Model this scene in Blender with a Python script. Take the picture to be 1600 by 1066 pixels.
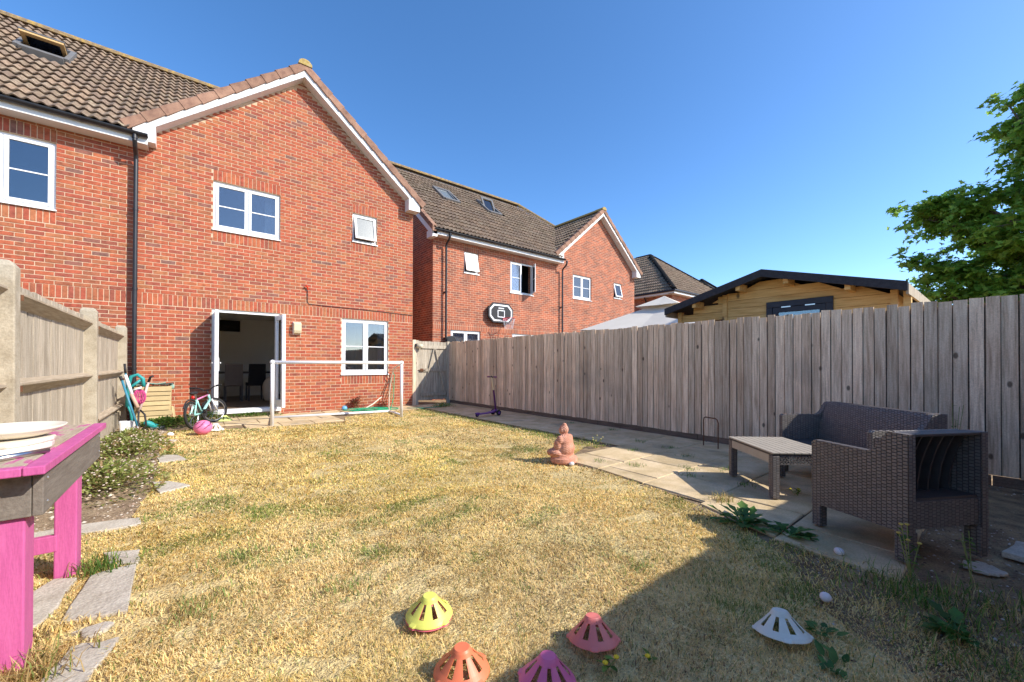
import bpy, math, random
import numpy as np
from mathutils import Matrix, Vector
random.seed(7); RNG = np.random.default_rng(11)
for o in list(bpy.data.objects): bpy.data.objects.remove(o)
SC = bpy.context.scene; COL = SC.collection

# ---------------------------------------------------------------- camera
FPX, YAW, PIT, ROL, SHY, HC = 623.05, 0.678032, 0.0072426, 0.0027136, 31.77, 1.15
F = Vector((math.sin(YAW)*math.cos(PIT), math.cos(YAW)*math.cos(PIT), math.sin(PIT)))
r_ = Vector((math.cos(YAW), -math.sin(YAW), 0)); u_ = r_.cross(F)
R2 = r_*math.cos(ROL)+u_*math.sin(ROL); U2 = u_*math.cos(ROL)-r_*math.sin(ROL)
cam = bpy.data.cameras.new('camera'); co = bpy.data.objects.new('camera', cam); COL.objects.link(co)
cam.sensor_width = 36; cam.lens = 36*FPX/1600; cam.shift_y = SHY/1600; cam.clip_start = .05; cam.clip_end = 3000
co.matrix_world = Matrix(((R2.x, U2.x, -F.x, 0), (R2.y, U2.y, -F.y, 0), (R2.z, U2.z, -F.z, HC), (0, 0, 0, 1)))
SC.camera = co
# ---------------------------------------------------------------- light
SUN = Vector((.435, -.60, .54)).normalized()          # towards the sun
elev = math.asin(SUN.z); azim = math.atan2(SUN.x, SUN.y)
W = bpy.data.worlds.new('World'); SC.world = W; W.use_nodes = True
nt = W.node_tree; nt.nodes.clear()
sky = nt.nodes.new('ShaderNodeTexSky'); sky.sky_type = 'NISHITA'; sky.sun_disc = False
sky.sun_elevation = elev; sky.sun_rotation = azim; sky.air_density = .7; sky.dust_density = .5; sky.ozone_density = 2.0
bg = nt.nodes.new('ShaderNodeBackground'); bg.inputs[1].default_value = .15
wo = nt.nodes.new('ShaderNodeOutputWorld'); hs = nt.nodes.new('ShaderNodeHueSaturation'); hs.inputs['Saturation'].default_value = 1.22; nt.links.new(sky.outputs[0], hs.inputs['Color']); nt.links.new(hs.outputs[0], bg.inputs[0]); nt.links.new(bg.outputs[0], wo.inputs[0])
sl = bpy.data.lights.new('sun', 'SUN'); sl.energy = 3.05; sl.angle = math.radians(.53); sl.color = (1, .94, .84)
so = bpy.data.objects.new('sun', sl); COL.objects.link(so); so.location = SUN*60
so.rotation_euler = (-SUN).to_track_quat('-Z', 'Y').to_euler()
SC.view_settings.view_transform = 'Standard'; SC.view_settings.look = 'None'
SC.view_settings.exposure = 1.08; SC.view_settings.gamma = 1; SC.view_settings.use_curve_mapping = False
SC.render.engine = 'CYCLES'; SC.cycles.max_bounces = 6; SC.cycles.diffuse_bounces = 5; SC.cycles.glossy_bounces = 3; SC.cycles.transparent_max_bounces = 8; SC.cycles.transmission_bounces = 3

# ---------------------------------------------------------------- helpers
def C(r, g, b, k=1.0):
    f = lambda c: (c/255/12.92 if c/255 <= .04045 else ((c/255+.055)/1.055)**2.4)*k
    return (f(r), f(g), f(b))
WM = {}
class MB:
    def __init__(s): s.v = []; s.f = []; s.c = []; s.col = None
    def add(s, vs, fs, col=None):
        b = len(s.v); s.v += [tuple(p) for p in vs]; s.f += [tuple(b+i for i in q) for q in fs]
        s.c += [col or s.col or (1, 1, 1)]*len(fs); return s
    def box(s, x0, x1, y0, y1, z0, z1, col=None, skip=()):
        v = [(x0,y0,z0),(x1,y0,z0),(x1,y1,z0),(x0,y1,z0),(x0,y0,z1),(x1,y0,z1),(x1,y1,z1),(x0,y1,z1)]
        f = {'b':(3,2,1,0),'t':(4,5,6,7),'f':(0,1,5,4),'r':(1,2,6,5),'k':(2,3,7,6),'l':(3,0,4,7)}
        return s.add(v, [q for k, q in f.items() if k not in skip], col)
    def beam(s, p0, p1, w, h, up=(0,0,1), col=None, taper=1):
        p0, p1 = Vector(p0), Vector(p1); d = (p1-p0).normalized(); a = d.cross(Vector(up))
        if a.length < 1e-4: a = d.cross(Vector((0,1,0)))
        a.normalize(); b = a.cross(d)
        v = []
        for p, k in ((p0,1),(p1,taper)):
            for i, j in ((-1,-1),(1,-1),(1,1),(-1,1)): v.append(p+a*(i*w*k/2)+b*(j*h*k/2))
        return s.add(v, [(3,2,1,0),(4,5,6,7),(0,1,5,4),(1,2,6,5),(2,3,7,6),(3,0,4,7)], col)
    def prism(s, poly, fn, a0, a1, col=None):
        n = len(poly); v = [fn(p, q, a0) for p, q in poly]+[fn(p, q, a1) for p, q in poly]
        f = [tuple(range(n))[::-1], tuple(range(n, 2*n))]+[(i, (i+1) % n, n+(i+1) % n, n+i) for i in range(n)]
        return s.add(v, f, col)
    def tube(s, path, r, n=8, closed=False, col=None):
        P = [Vector(p) for p in path]; m = len(P); v = []; prev = None
        for i, p in enumerate(P):
            t = (P[(i+1) % m]-P[i-1]) if closed else (P[min(i+1, m-1)]-P[max(i-1, 0)])
            t.normalize()
            a = prev-t*prev.dot(t) if prev else t.cross(Vector((0,0,1)) if abs(t.z) < .9 else Vector((1,0,0)))
            a.normalize(); prev = a.copy(); b = t.cross(a)
            rr = r[i] if isinstance(r, (list, tuple)) else r
            for k in range(n): w = 2*math.pi*k/n; v.append(p+a*(rr*math.cos(w))+b*(rr*math.sin(w)))
        f = []
        for i in range(m if closed else m-1):
            j = (i+1) % m
            for k in range(n): l = (k+1) % n; f.append((i*n+k, i*n+l, j*n+l, j*n+k))
        if not closed: f += [tuple(range(n))[::-1], tuple((m-1)*n+k for k in range(n))]
        return s.add(v, f, col)
    def lathe(s, prof, c=(0,0,0), n=24, col=None, sx=1, sy=1):
        v = []; f = []
        for r, z in prof:
            for k in range(n): w = 2*math.pi*k/n; v.append((c[0]+r*sx*math.cos(w), c[1]+r*sy*math.sin(w), c[2]+z))
        for i in range(len(prof)-1):
            for k in range(n): l = (k+1) % n; f.append((i*n+k, i*n+l, (i+1)*n+l, (i+1)*n+k))
        f += [tuple(range(n))[::-1], tuple((len(prof)-1)*n+k for k in range(n))]
        return s.add(v, f, col)
    def ell(s, c, rx, ry, rz, n=16, m=10, rot=None, col=None):
        v = []; f = []; c = Vector(c)
        for i in range(m+1):
            t = math.pi*i/m-math.pi/2
            for k in range(n):
                w = 2*math.pi*k/n; p = Vector((rx*math.cos(t)*math.cos(w), ry*math.cos(t)*math.sin(w), rz*math.sin(t)))
                if rot: p = rot @ p
                v.append(c+p)
        for i in range(m):
            for k in range(n): l = (k+1) % n; f.append((i*n+k, i*n+l, (i+1)*n+l, (i+1)*n+k))
        return s.add(v, f, col)
    def mesh(s, name, mat=None, smooth=False, usecol=False):
        me = bpy.data.meshes.new(name); me.from_pydata([tuple(p) for p in s.v], [], s.f)
        if usecol:
            a = me.color_attributes.new('Col', 'FLOAT_COLOR', 'CORNER')
            arr = np.ones((len(me.loops), 4), np.float32)
            cnt = [len(q) for q in s.f]; arr[:, :3] = np.repeat(np.array(s.c, np.float32), cnt, axis=0)
            a.data.foreach_set('color', arr.ravel())
        if smooth: me.polygons.foreach_set('use_smooth', [True]*len(me.polygons))
        if mat: me.materials.append(mat)
        me.update(); return me
    def build(s, name, mat, parent=None, smooth=False, usecol=False, local=False, bevel=0, auto=False):
        o = link(name, s.mesh(name, mat, smooth, usecol), parent, local)
        if bevel:
            m = o.modifiers.new('bevel', 'BEVEL'); m.width = bevel; m.segments = 2; m.limit_method = 'ANGLE'; m.angle_limit = math.radians(35)
        return o
def link(name, me, parent=None, local=False, M=None):
    o = bpy.data.objects.new(name, me); COL.objects.link(o); M = M or Matrix.Identity(4)
    if parent is not None:
        o.parent = parent; PW = WM[parent.name]
        if local: o.matrix_basis = M; WM[o.name] = PW @ M; return o
        o.matrix_parent_inverse = PW.inverted()
    o.matrix_basis = M; WM[o.name] = M.copy(); return o
def tag(o, label=None, cat=None, group=None, kind=None):
    for k, v in (('label', label), ('category', cat), ('group', group), ('kind', kind)):
        if v: o[k] = v
    return o
def thing(name, label, cat, loc=(0,0,0), rz=0, group=None):
    o = bpy.data.objects.new(name, None); COL.objects.link(o); o.empty_display_size = .1
    M = Matrix.Translation(Vector(loc)) @ Matrix.Rotation(rz, 4, 'Z')
    o.matrix_basis = M; WM[o.name] = M; return tag(o, label, cat, group)
def vnoise(x, y, s, seed=0):
    g = np.random.default_rng(seed).random((64, 64)); x = np.asarray(x)/s; y = np.asarray(y)/s
    xi = np.floor(x).astype(int); yi = np.floor(y).astype(int); fx = x-xi; fy = y-yi
    fx = fx*fx*(3-2*fx); fy = fy*fy*(3-2*fy); G = lambda a, b: g[a % 64, b % 64]
    return (G(xi,yi)*(1-fx)+G(xi+1,yi)*fx)*(1-fy)+(G(xi,yi+1)*(1-fx)+G(xi+1,yi+1)*fx)*fy

# ---------------------------------------------------------------- materials
def mat(name, cols, scale=5., st=(1,1,1), rough=.8, bump=.0, bscale=None, detail=3.5, attr=False, rnd=0., knots=0., spec=.3,
        metal=0., coords='pos', trans=0., fine=0., blotch=None, bdist=.01, coat=0.):
    m = bpy.data.materials.new(name); m.use_nodes = True; t = m.node_tree; N = t.nodes; Lk = t.links
    b = N['Principled BSDF']; out = N['Material Output']
    b.inputs['Roughness'].default_value = rough; b.inputs['Specular IOR Level'].default_value = spec; b.inputs['Metallic'].default_value = metal
    if coat: b.inputs['Coat Weight'].default_value = coat; b.inputs['Coat Roughness'].default_value = .08
    if coords == 'pos': src = N.new('ShaderNodeNewGeometry').outputs['Position']
    else: src = N.new('ShaderNodeTexCoord').outputs['Object']
    def noise(sc, det=6., stv=None, seed=0):
        mp = N.new('ShaderNodeMapping'); mp.inputs['Scale'].default_value = stv or st; mp.inputs['Location'].default_value = (seed, seed*.7, seed*.3)
        Lk.new(src, mp.inputs[0]); n = N.new('ShaderNodeTexNoise'); n.inputs['Scale'].default_value = sc; n.inputs['Detail'].default_value = det
        n.inputs['Roughness'].default_value = .6; Lk.new(mp.outputs[0], n.inputs['Vector']); return n.outputs[0]
    def mul(a, bb, fac=1., typ='MULTIPLY'):
        x = N.new('ShaderNodeMix'); x.data_type = 'RGBA'; x.blend_type = typ
        if isinstance(fac, float): x.inputs[0].default_value = fac
        else: Lk.new(fac, x.inputs[0])
        for i, q in ((6, a), (7, bb)):
            if isinstance(q, tuple): x.inputs[i].default_value = (*q, 1)
            else: Lk.new(q, x.inputs[i])
        return x.outputs[2]
    n1 = noise(scale, detail); cr = N.new('ShaderNodeValToRGB'); Lk.new(n1, cr.inputs[0])
    if len(cols) == 1: cols = [(.0, cols[0]), (1., cols[0])]
    elif not isinstance(cols[0][1], tuple): cols = [(.3+.4*i/(len(cols)-1), c) for i, c in enumerate(cols)]
    el = cr.color_ramp.elements
    while len(el) < len(cols): el.new(.5)
    for e, (p, c) in zip(el, cols): e.position = p; e.color = (*c, 1)
    col = cr.outputs[0]
    if attr:
        a = N.new('ShaderNodeAttribute'); a.attribute_name = 'Col'; col = mul(col, a.outputs[0])
    if blotch:                              # (colour, scale, threshold, softness)
        bc, bs, th, sf = blotch; nb = noise(bs, 3., (1,1,1), 3.1); mr = N.new('ShaderNodeMapRange'); Lk.new(nb, mr.inputs[0])
        mr.inputs[1].default_value = th; mr.inputs[2].default_value = th+sf; col = mul(col, bc, mr.outputs[0], 'MIX')
    if fine:
        nf = noise(90., 2., (1,1,1), 5.); mr = N.new('ShaderNodeMapRange'); Lk.new(nf, mr.inputs[0]); mr.inputs[1].default_value = .3; mr.inputs[2].default_value = .7
        mr.inputs[3].default_value = 1-fine; mr.inputs[4].default_value = 1+fine; col = mul(col, mr.outputs[0])
    if knots:
        mp = N.new('ShaderNodeMapping'); mp.inputs['Scale'].default_value = (1,1,.55); Lk.new(src, mp.inputs[0])
        vo = N.new('ShaderNodeTexVoronoi'); vo.inputs['Scale'].default_value = knots; Lk.new(mp.outputs[0], vo.inputs['Vector'])
        mr = N.new('ShaderNodeMapRange'); Lk.new(vo.outputs['Distance'], mr.inputs[0]); mr.inputs[1].default_value = .07; mr.inputs[2].default_value = .12
        mr.inputs[3].default_value = .8; mr.inputs[4].default_value = 0; col = mul(col, (.05,.035,.025), mr.outputs[0], 'MIX')
    if rnd:
        oi = N.new('ShaderNodeObjectInfo'); mr = N.new('ShaderNodeMapRange'); Lk.new(oi.outputs['Random'], mr.inputs[0])
        mr.inputs[3].default_value = 1-rnd; mr.inputs[4].default_value = 1+rnd; col = mul(col, mr.outputs[0])
    Lk.new(col, b.inputs['Base Color'])
    if bump:
        nb = noise(bscale or scale*2, 2.5, None, 1.7); bp = N.new('ShaderNodeBump'); bp.inputs['Strength'].default_value = bump; bp.inputs['Distance'].default_value = bdist
        Lk.new(nb, bp.inputs['Height']); Lk.new(bp.outputs[0], b.inputs['Normal'])
    if trans:
        tr = N.new('ShaderNodeBsdfTranslucent'); Lk.new(col, tr.inputs[0]); mx = N.new('ShaderNodeMixShader'); mx.inputs[0].default_value = trans
        Lk.new(b.outputs[0], mx.inputs[1]); Lk.new(tr.outputs[0], mx.inputs[2]); Lk.new(mx.outputs[0], out.inputs[0])
    return m
def glass_mat(name, tint=(.75,.8,.85), base=.06):
    m = bpy.data.materials.new(name); m.use_nodes = True; t = m.node_tree; N = t.nodes; N.remove(N['Principled BSDF']); out = N['Material Output']
    tr = N.new('ShaderNodeBsdfTransparent'); tr.inputs[0].default_value = (*tint, 1); gl = N.new('ShaderNodeBsdfGlossy'); gl.inputs['Roughness'].default_value = .015
    fr = N.new('ShaderNodeFresnel'); fr.inputs[0].default_value = 1.5; ma = N.new('ShaderNodeMath'); ma.operation = 'MULTIPLY_ADD'; ma.inputs[1].default_value = 1.6; ma.inputs[2].default_value = base; ma.use_clamp = True
    t.links.new(fr.outputs[0], ma.inputs[0]); mx = N.new('ShaderNodeMixShader'); t.links.new(ma.outputs[0], mx.inputs[0])
    t.links.new(tr.outputs[0], mx.inputs[1]); t.links.new(gl.outputs[0], mx.inputs[2]); t.links.new(mx.outputs[0], out.inputs[0]); return m
def wall_brick(name, soldier=False):
    m = bpy.data.materials.new(name); m.use_nodes = True; t = m.node_tree; N = t.nodes; Lk = t.links; b = N['Principled BSDF']; b.inputs['Roughness'].default_value = .88
    g = N.new('ShaderNodeNewGeometry'); sp = N.new('ShaderNodeSeparateXYZ'); Lk.new(g.outputs['Position'], sp.inputs[0])
    ad = N.new('ShaderNodeMath'); Lk.new(sp.outputs[0], ad.inputs[0]); Lk.new(sp.outputs[1], ad.inputs[1])
    zz = N.new('ShaderNodeMath'); zz.inputs[1].default_value = .034; Lk.new(sp.outputs[2], zz.inputs[0])
    cb = N.new('ShaderNodeCombineXYZ')
    if soldier: Lk.new(zz.outputs[0], cb.inputs[0]); Lk.new(ad.outputs[0], cb.inputs[1])
    else: Lk.new(ad.outputs[0], cb.inputs[0]); Lk.new(zz.outputs[0], cb.inputs[1])
    bt = N.new('ShaderNodeTexBrick'); bt.inputs['Scale'].default_value = 1; bt.inputs['Mortar Size'].default_value = .006; bt.inputs['Mortar Smooth'].default_value = .1
    bt.inputs['Brick Width'].default_value = .225; bt.inputs['Row Height'].default_value = .075; bt.offset = 0 if soldier else .5; bt.inputs['Bias'].default_value = -.15
    bt.inputs['Color1'].default_value = (.42,.115,.052,1); bt.inputs['Color2'].default_value = (.20,.075,.05,1); bt.inputs['Mortar'].default_value = (.56,.38,.25,1)
    Lk.new(cb.outputs[0], bt.inputs[0])
    n = N.new('ShaderNodeTexNoise'); n.inputs['Scale'].default_value = 2.5; n.inputs['Detail'].default_value = 8; Lk.new(g.outputs['Position'], n.inputs[0])
    mr = N.new('ShaderNodeMapRange'); Lk.new(n.outputs[0], mr.inputs[0]); mr.inputs[1].default_value = .3; mr.inputs[2].default_value = .7; mr.inputs[3].default_value = .8; mr.inputs[4].default_value = 1.15
    x = N.new('ShaderNodeMix'); x.data_type = 'RGBA'; x.blend_type = 'MULTIPLY'; x.inputs[0].default_value = 1; Lk.new(bt.outputs[0], x.inputs[6]); Lk.new(mr.outputs[0], x.inputs[7])
    Lk.new(x.outputs[2], b.inputs[0]); bp = N.new('ShaderNodeBump'); bp.invert = True; bp.inputs['Strength'].default_value = .6; bp.inputs['Distance'].default_value = .006
    Lk.new(bt.outputs['Fac'], bp.inputs['Height']); Lk.new(bp.outputs[0], b.inputs['Normal']); return m

MT = {}
MT['brick'] = mat('brick_clay', [(.72,.70,.68),(1.0,1.0,1.0),(1.2,1.2,1.2)], 16, rough=.9, attr=True, bump=.35, bscale=120, bdist=.003, fine=.10)
MT['mortar'] = mat('mortar', [(.54,.385,.255),(.63,.46,.315)], 6, rough=.95, bump=.2, bscale=150, fine=.15)
MT['nbrick'] = wall_brick('neighbour_brick'); MT['nsold'] = wall_brick('neighbour_soldier', True)
MT['upvc'] = mat('white_upvc', [(.76,.76,.75),(.82,.82,.81)], 3, rough=.35, spec=.5)
MT['fascia'] = mat('white_fascia', [(.72,.71,.68),(.80,.80,.78)], 2, rough=.45, spec=.4)
MT['glass'] = glass_mat('window_glass', base=.10); MT['doorglass'] = glass_mat('door_glass', (.9,.93,.93), .04)
MT['frost'] = mat('frosted_glass', [(.08,.095,.105),(.20,.23,.24)], 60, rough=.3, spec=.5)
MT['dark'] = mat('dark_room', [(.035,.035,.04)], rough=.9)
MT['gutter'] = mat('black_gutter', [(.013,.013,.015),(.022,.022,.026)], 8, rough=.4, spec=.5)
MT['tile'] = mat('roof_tile', [(.15,.10,.068),(.235,.17,.12),(.34,.265,.185)], 14, rough=.95, attr=True, bump=.3, bscale=60, fine=.25, blotch=((.42,.36,.24), 4.5, .64, .12))
MT['ntile'] = mat('neighbour_tile', [(.15,.105,.07),(.24,.175,.122),(.32,.245,.17)], 9, rough=.95, attr=True, fine=.2)
MT['ridge'] = mat('ridge_tile', [(.15,.11,.08),(.24,.17,.09),(.40,.26,.07)], 12, rough=.95, fine=.2)
MT['verge'] = mat('verge_tile', [(.21,.115,.08),(.30,.17,.115),(.36,.21,.14)], 7, rough=.9, rnd=.15, fine=.1)
MT['lichen'] = mat('lichen_tile', [(.28,.20,.10),(.42,.30,.09),(.40,.33,.22)], 18, rough=.95)
MT['plaster'] = mat('room_plaster', [(.84,.81,.73),(.87,.84,.77)], 2, rough=.9)
MT['roomfloor'] = mat('room_floor', [(.16,.11,.075),(.22,.15,.10)], 4, st=(1,6,1), rough=.35)
MT['fwood'] = mat('fence_wood', [(.46,.325,.215),(.70,.525,.365),(.86,.69,.50)], 9, st=(5,5,.28), rough=.9, rnd=.26, knots=5.5, bump=.45, bscale=22, fine=.12, bdist=.006, blotch=((.40,.33,.25), .9, .58, .3))
MT['gwood'] = mat('weathered_grey_wood', [(.27,.225,.165),(.42,.36,.275),(.54,.475,.375)], 10, st=(5,5,.3), rough=.9, rnd=.14, knots=5., bump=.45, bscale=22, fine=.12, bdist=.006)
MT['railwood'] = mat('weathered_rail', [(.31,.245,.17),(.48,.40,.295)], 9, st=(5,.4,5), rough=.9, bump=.4, bscale=22, fine=.1, bdist=.006)
MT['gravelb'] = mat('gravel_board_gap_dark', [(.12,.085,.06),(.22,.16,.12)], 7, st=(4,.4,4), rough=.9, bump=.3, fine=.15)  # also colours the dark sheet behind the fence gaps
MT['concrete'] = mat('post_concrete', [(.31,.26,.185),(.39,.335,.25),(.46,.405,.31)], 7, rough=.95, bump=.5, bscale=60, fine=.14, bdist=.006, blotch=((.34,.29,.20), 40, .66, .05))
MT['slab'] = mat('paving_slab', [(.44,.325,.17),(.56,.425,.245),(.66,.51,.32)], 3.5, rough=.92, rnd=.12, bump=.5, bscale=14, fine=.15, bdist=.012, blotch=((.33,.27,.18), 2.2, .56, .2))
MT['stone'] = mat('stepping_stone', [(.40,.35,.28),(.54,.49,.41)], 8, rough=.95, rnd=.1, bump=.7, bscale=40, fine=.2, bdist=.01)
MT['soil'] = mat('ground_soil', [(.14,.095,.058),(.27,.19,.11),(.42,.30,.16)], 5, rough=1, bump=.8, bscale=45, fine=.3, bdist=.02)
MT['bedsoil'] = mat('bed_soil', [(.17,.115,.07),(.28,.20,.125),(.38,.285,.18)], 9, rough=1, bump=.9, bscale=45, fine=.35, bdist=.02)
MT['thatch'] = mat('lawn_thatch', [(.42,.31,.14),(.60,.46,.215),(.70,.55,.27)], 7, rough=1, bump=.9, bscale=70, fine=.35, bdist=.02, blotch=((.46,.40,.17), 1.6, .56, .2))
MT['grass'] = mat('dry_grass', [(.85,.85,.85),(1.1,1.1,1.1)], 30, rough=.75, attr=True, trans=.38)
MT['leaf'] = mat('leaf_green', [(.8,.8,.8),(1.15,1.15,1.1)], 20, rough=.45, attr=True, trans=.5)
MT['bark'] = mat('bark', [(.09,.07,.05),(.18,.145,.11)], 12, st=(1,1,.3), rough=.95, bump=.6)
MT['rattan'] = None
MT['plast_dk'] = mat('dark_plastic', [(.05,.042,.042),(.075,.065,.063)], 10, rough=.5, spec=.4)
MT['pink'] = mat('pink_paint', [(.48,.09,.26),(.56,.12,.31)], 7, st=(3,3,.5), rough=.6, bump=.3, bscale=20, fine=.05)
MT['pinkworn'] = mat('worn_pink_paint', [(.36,(.36,.28,.20)),(.53,(.46,.37,.27)),(.59,(.48,.12,.25)),(.7,(.54,.14,.29))], 5, st=(4,.8,1), rough=.75, bump=.4, fine=.1)
MT['apron'] = mat('grey_stained_wood', [(.15,.125,.105),(.22,.19,.16)], 7, st=(5,.5,5), rough=.85, bump=.3, fine=.1)
MT['white'] = mat('white_paint', [(.76,.76,.76),(.82,.82,.82)], 5, rough=.4, spec=.5)
MT['cream'] = mat('cream_ceramic', [(.70,.63,.52),(.80,.74,.63)], 5, rough=.4, spec=.5)
MT['metal'] = mat('steel', [(.5,.5,.5),(.62,.62,.62)], 5, rough=.3, metal=1.)
MT['rust'] = mat('rust', [(.10,.045,.025),(.2,.09,.045)], 30, rough=.9)
MT['rubber'] = mat('rubber', [(.016,.016,.016),(.03,.03,.03)], 20, rough=.85)
MT['black'] = mat('black_satin', [(.02,.02,.022),(.03,.03,.034)], 8, rough=.55)
MT['shedwood'] = mat('golden_log_wood', [(.52,.29,.09),(.68,.42,.15),(.76,.50,.20)], 6, st=(3,.45,5), rough=.75, rnd=.07, knots=3.2, bump=.2, fine=.06)
MT['felt'] = mat('roof_felt', [(.030,.032,.038),(.05,.052,.06)], 25, rough=.95, fine=.2)
MT['navy'] = mat('navy_paint', [(.022,.026,.038),(.034,.04,.056)], 6, rough=.5)
MT['canvas'] = mat('parasol_canvas', [(.80,.74,.63),(.86,.80,.70)], 2, rough=.9, trans=.25)
MT['terra'] = mat('terracotta', [(.46,.20,.13),(.58,.27,.18),(.66,.36,.26)], 12, rough=.9, bump=.4, bscale=50, fine=.12, bdist=.006)
def plain(n, c, rough=.5, **k): return mat(n, [tuple(x*.93 for x in c), tuple(min(1, x*1.07) for x in c)], 9, rough=rough, **k)
# ================================================================ setting
g = MB(); g.add([(-900,-900,-.012),(900,-900,-.012),(900,900,-.012),(-900,900,-.012)], [(0,1,2,3)])
tag(g.build('ground', MT['soil']), kind='structure')
YF = 10.4                                            # rear wall face of the brick house
def sheet(name, poly, z, m): 
    b = MB(); b.add([(x, y, z) for x, y in poly], [tuple(range(len(poly)))]); return tag(b.build(name, m), kind='structure')
LAWN = [(-1.0,.9),(-1.0,3.92),(-.34,4.05),(-.27,5.0),(-.30,6.7),(-.40,8.2),(-.3,9.0),(.35,8.7),(.9,8.42),(2.4,8.25),(2.6,9.0),(3.6,9.35),(4.35,9.35),(4.5,8.4),(4.55,6.4),(4.50,5.0),(4.4,3.75),(3.9,3.52),(3.50,3.44),(3.43,3.2),(3.47,2.6),(3.36,2.0),(3.22,1.52),(3.1,1.28),(2.92,.98),(2.70,.78),(2.35,.58),(2.1,.2),(1.9,-.75),(-1.0,-.75)]
sheet('lawn', LAWN, -.004, MT['thatch'])
sheet('flower_bed', [(-.96,3.9),(-.34,4.05),(-.27,5.0),(-.30,6.7),(-.40,8.2),(-.3,9.0),(.1,9.3),(.1,10.38),(-.96,10.38)], -.006, MT['bedsoil'])

# paving: patio by the fence, path along the fence, paving at the back door
def slab_piece(x0, x1, y0, y1, z, par, rx=0, cut=None):
    b = MB(); t = .04; e = .006; j = lambda: random.uniform(-.008, .008)
    q = [(x0+j(), y0+j()), (x1+j(), y0+j()), (x1+j(), y1+j()), (x0+j(), y1+j())]
    if cut: q[0] = (max(q[0][0], cut(q[0][1])+random.uniform(-.03,.03)), q[0][1]); q[3] = (max(q[3][0], cut(q[3][1])+random.uniform(-.03,.03)), q[3][1])
    zz = [z+random.uniform(-.004, .004) for _ in range(4)]
    cx = sum(p[0] for p in q)/4; cy = sum(p[1] for p in q)/4
    top = [(cx+(p[0]-cx)*(1-2*e/(x1-x0)), cy+(p[1]-cy)*(1-2*e/(y1-y0)), k) for p, k in zip(q, zz)]
    rim = [(p[0], p[1], k-.007) for p, k in zip(q, zz)]; bot = [(p[0], p[1], z-t) for p in q]
    f = [(0,1,2,3)]+[(4+i, 4+(i+1) % 4, (i+1) % 4, i) for i in range(4)]+[(8+i, 8+(i+1) % 4, 4+(i+1) % 4, 4+i) for i in range(4)]
    b.add(top+rim+bot, f); return b.build('slab', MT['slab'], par)
def paving(name, x0, x1, y0, y1, sx, sy, keep, z=.012, clip=False):
    base = MB(); cells = []
    y = y0; row = 0
    while y < y1-.05:
        yy = min(y+sy, y1); x = x0-(sx*.5 if row % 2 else 0)
        while x < x1-.05:
            a, c = max(x, x0), min(x+sx, x1)
            if c-a > .08 and keep((a+c)/2, (y+yy)/2): cells.append((a+.006, c-.006, y+.006, yy-.006))
            x += sx
        y = yy; row += 1
    if clip: cells = [c for c in cells if c[1]-max(edge_x(c[2]), edge_x(c[3])) > .05]
    for c in cells: base.box(max(c[0], edge_x((c[2]+c[3])/2)+.03 if clip else -9)-.01, c[1]+.01, c[2]-.01, c[3]+.01, -.02, z-.012, skip=('b',))
    o = tag(base.build(name, MT['bedsoil']), kind='structure')
    for c in cells: slab_piece(*c, z, o, cut=edge_x if clip else None)
    return o
def edge_x(y):                                        # lawn side edge of the patio
    pts = [(-.7,3.0),(.4,2.97),(.7,2.97),(1.0,3.0),(1.3,3.1),(1.55,3.22),(2.0,3.36),(2.6,3.48),(3.0,3.45),(3.44,3.52),(3.46,4.6),(9.6,4.72)]
    for (a, b), (c, d) in zip(pts, pts[1:]):
        if a <= y <= c: return b+(d-b)*(y-a)/(c-a)
    return 5.
paving('patio', 2.75, 6.0, .36, 3.42, .60, .612, lambda x, y: x > edge_x(y)-.2, clip=True)
paving('path', 4.72, 6.0, 3.43, 10.3, .64, .90, lambda x, y: True)
paving('door_paving', .22, 2.42, 8.38, 10.30, .55, .62, lambda x, y: x > .75 or y > 8.9)
paving('wall_strip', 2.42, 4.70, 9.42, 10.3, .76, .44, lambda x, y: True, z=.014)

# ================================================================ brick house
BC = [tuple(.80*v for v in c) for c in [(.50,.135,.065),(.47,.12,.06),(.52,.155,.07),(.44,.105,.06),(.43,.145,.07),(.39,.105,.065),(.35,.105,.066),(.31,.125,.09),(.48,.175,.08),(.51,.125,.065),(.41,.135,.07),(.27,.13,.10)]]
BWT = [6,6,5,5,4,3.2,2.0,1.0,4,5,3.2,.5]
def bcol(): return random.choices(range(len(BC)), BWT)[0]
brick_mesh_cache = {}
def brick_face(b, x0, x1, z0, z1, y, col, dy=0):
    e = .002; y0 = y-dy
    b.add([(x0+e,y0,z0+e),(x1-e,y0,z0+e),(x1-e,y0,z1-e),(x0+e,y0,z1-e),(x0,y0+.004,z0),(x1,y0+.004,z0),(x1,y0+.004,z1),(x0,y0+.004,z1),
           (x0,y+.016,z0),(x1,y+.016,z0),(x1,y+.016,z1),(x0,y+.016,z1)],
          [(0,1,2,3)]+[(4+i,4+(i+1)%4,(i+1)%4,i) for i in range(4)]+[(8+i,8+(i+1)%4,4+(i+1)%4,4+i) for i in range(4)], col)
def std_brick(kind, ci):
    k = (kind, ci)
    if k not in brick_mesh_cache:
        w, h = (.2135, .0632) if kind == 's' else (.0632, .2135)
        b = MB(); brick_face(b, -w/2, w/2, -h/2, h/2, 0, BC[ci]); brick_mesh_cache[k] = b.mesh('brick', MT['brick'], usecol=True)
    return brick_mesh_cache[k]
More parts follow.
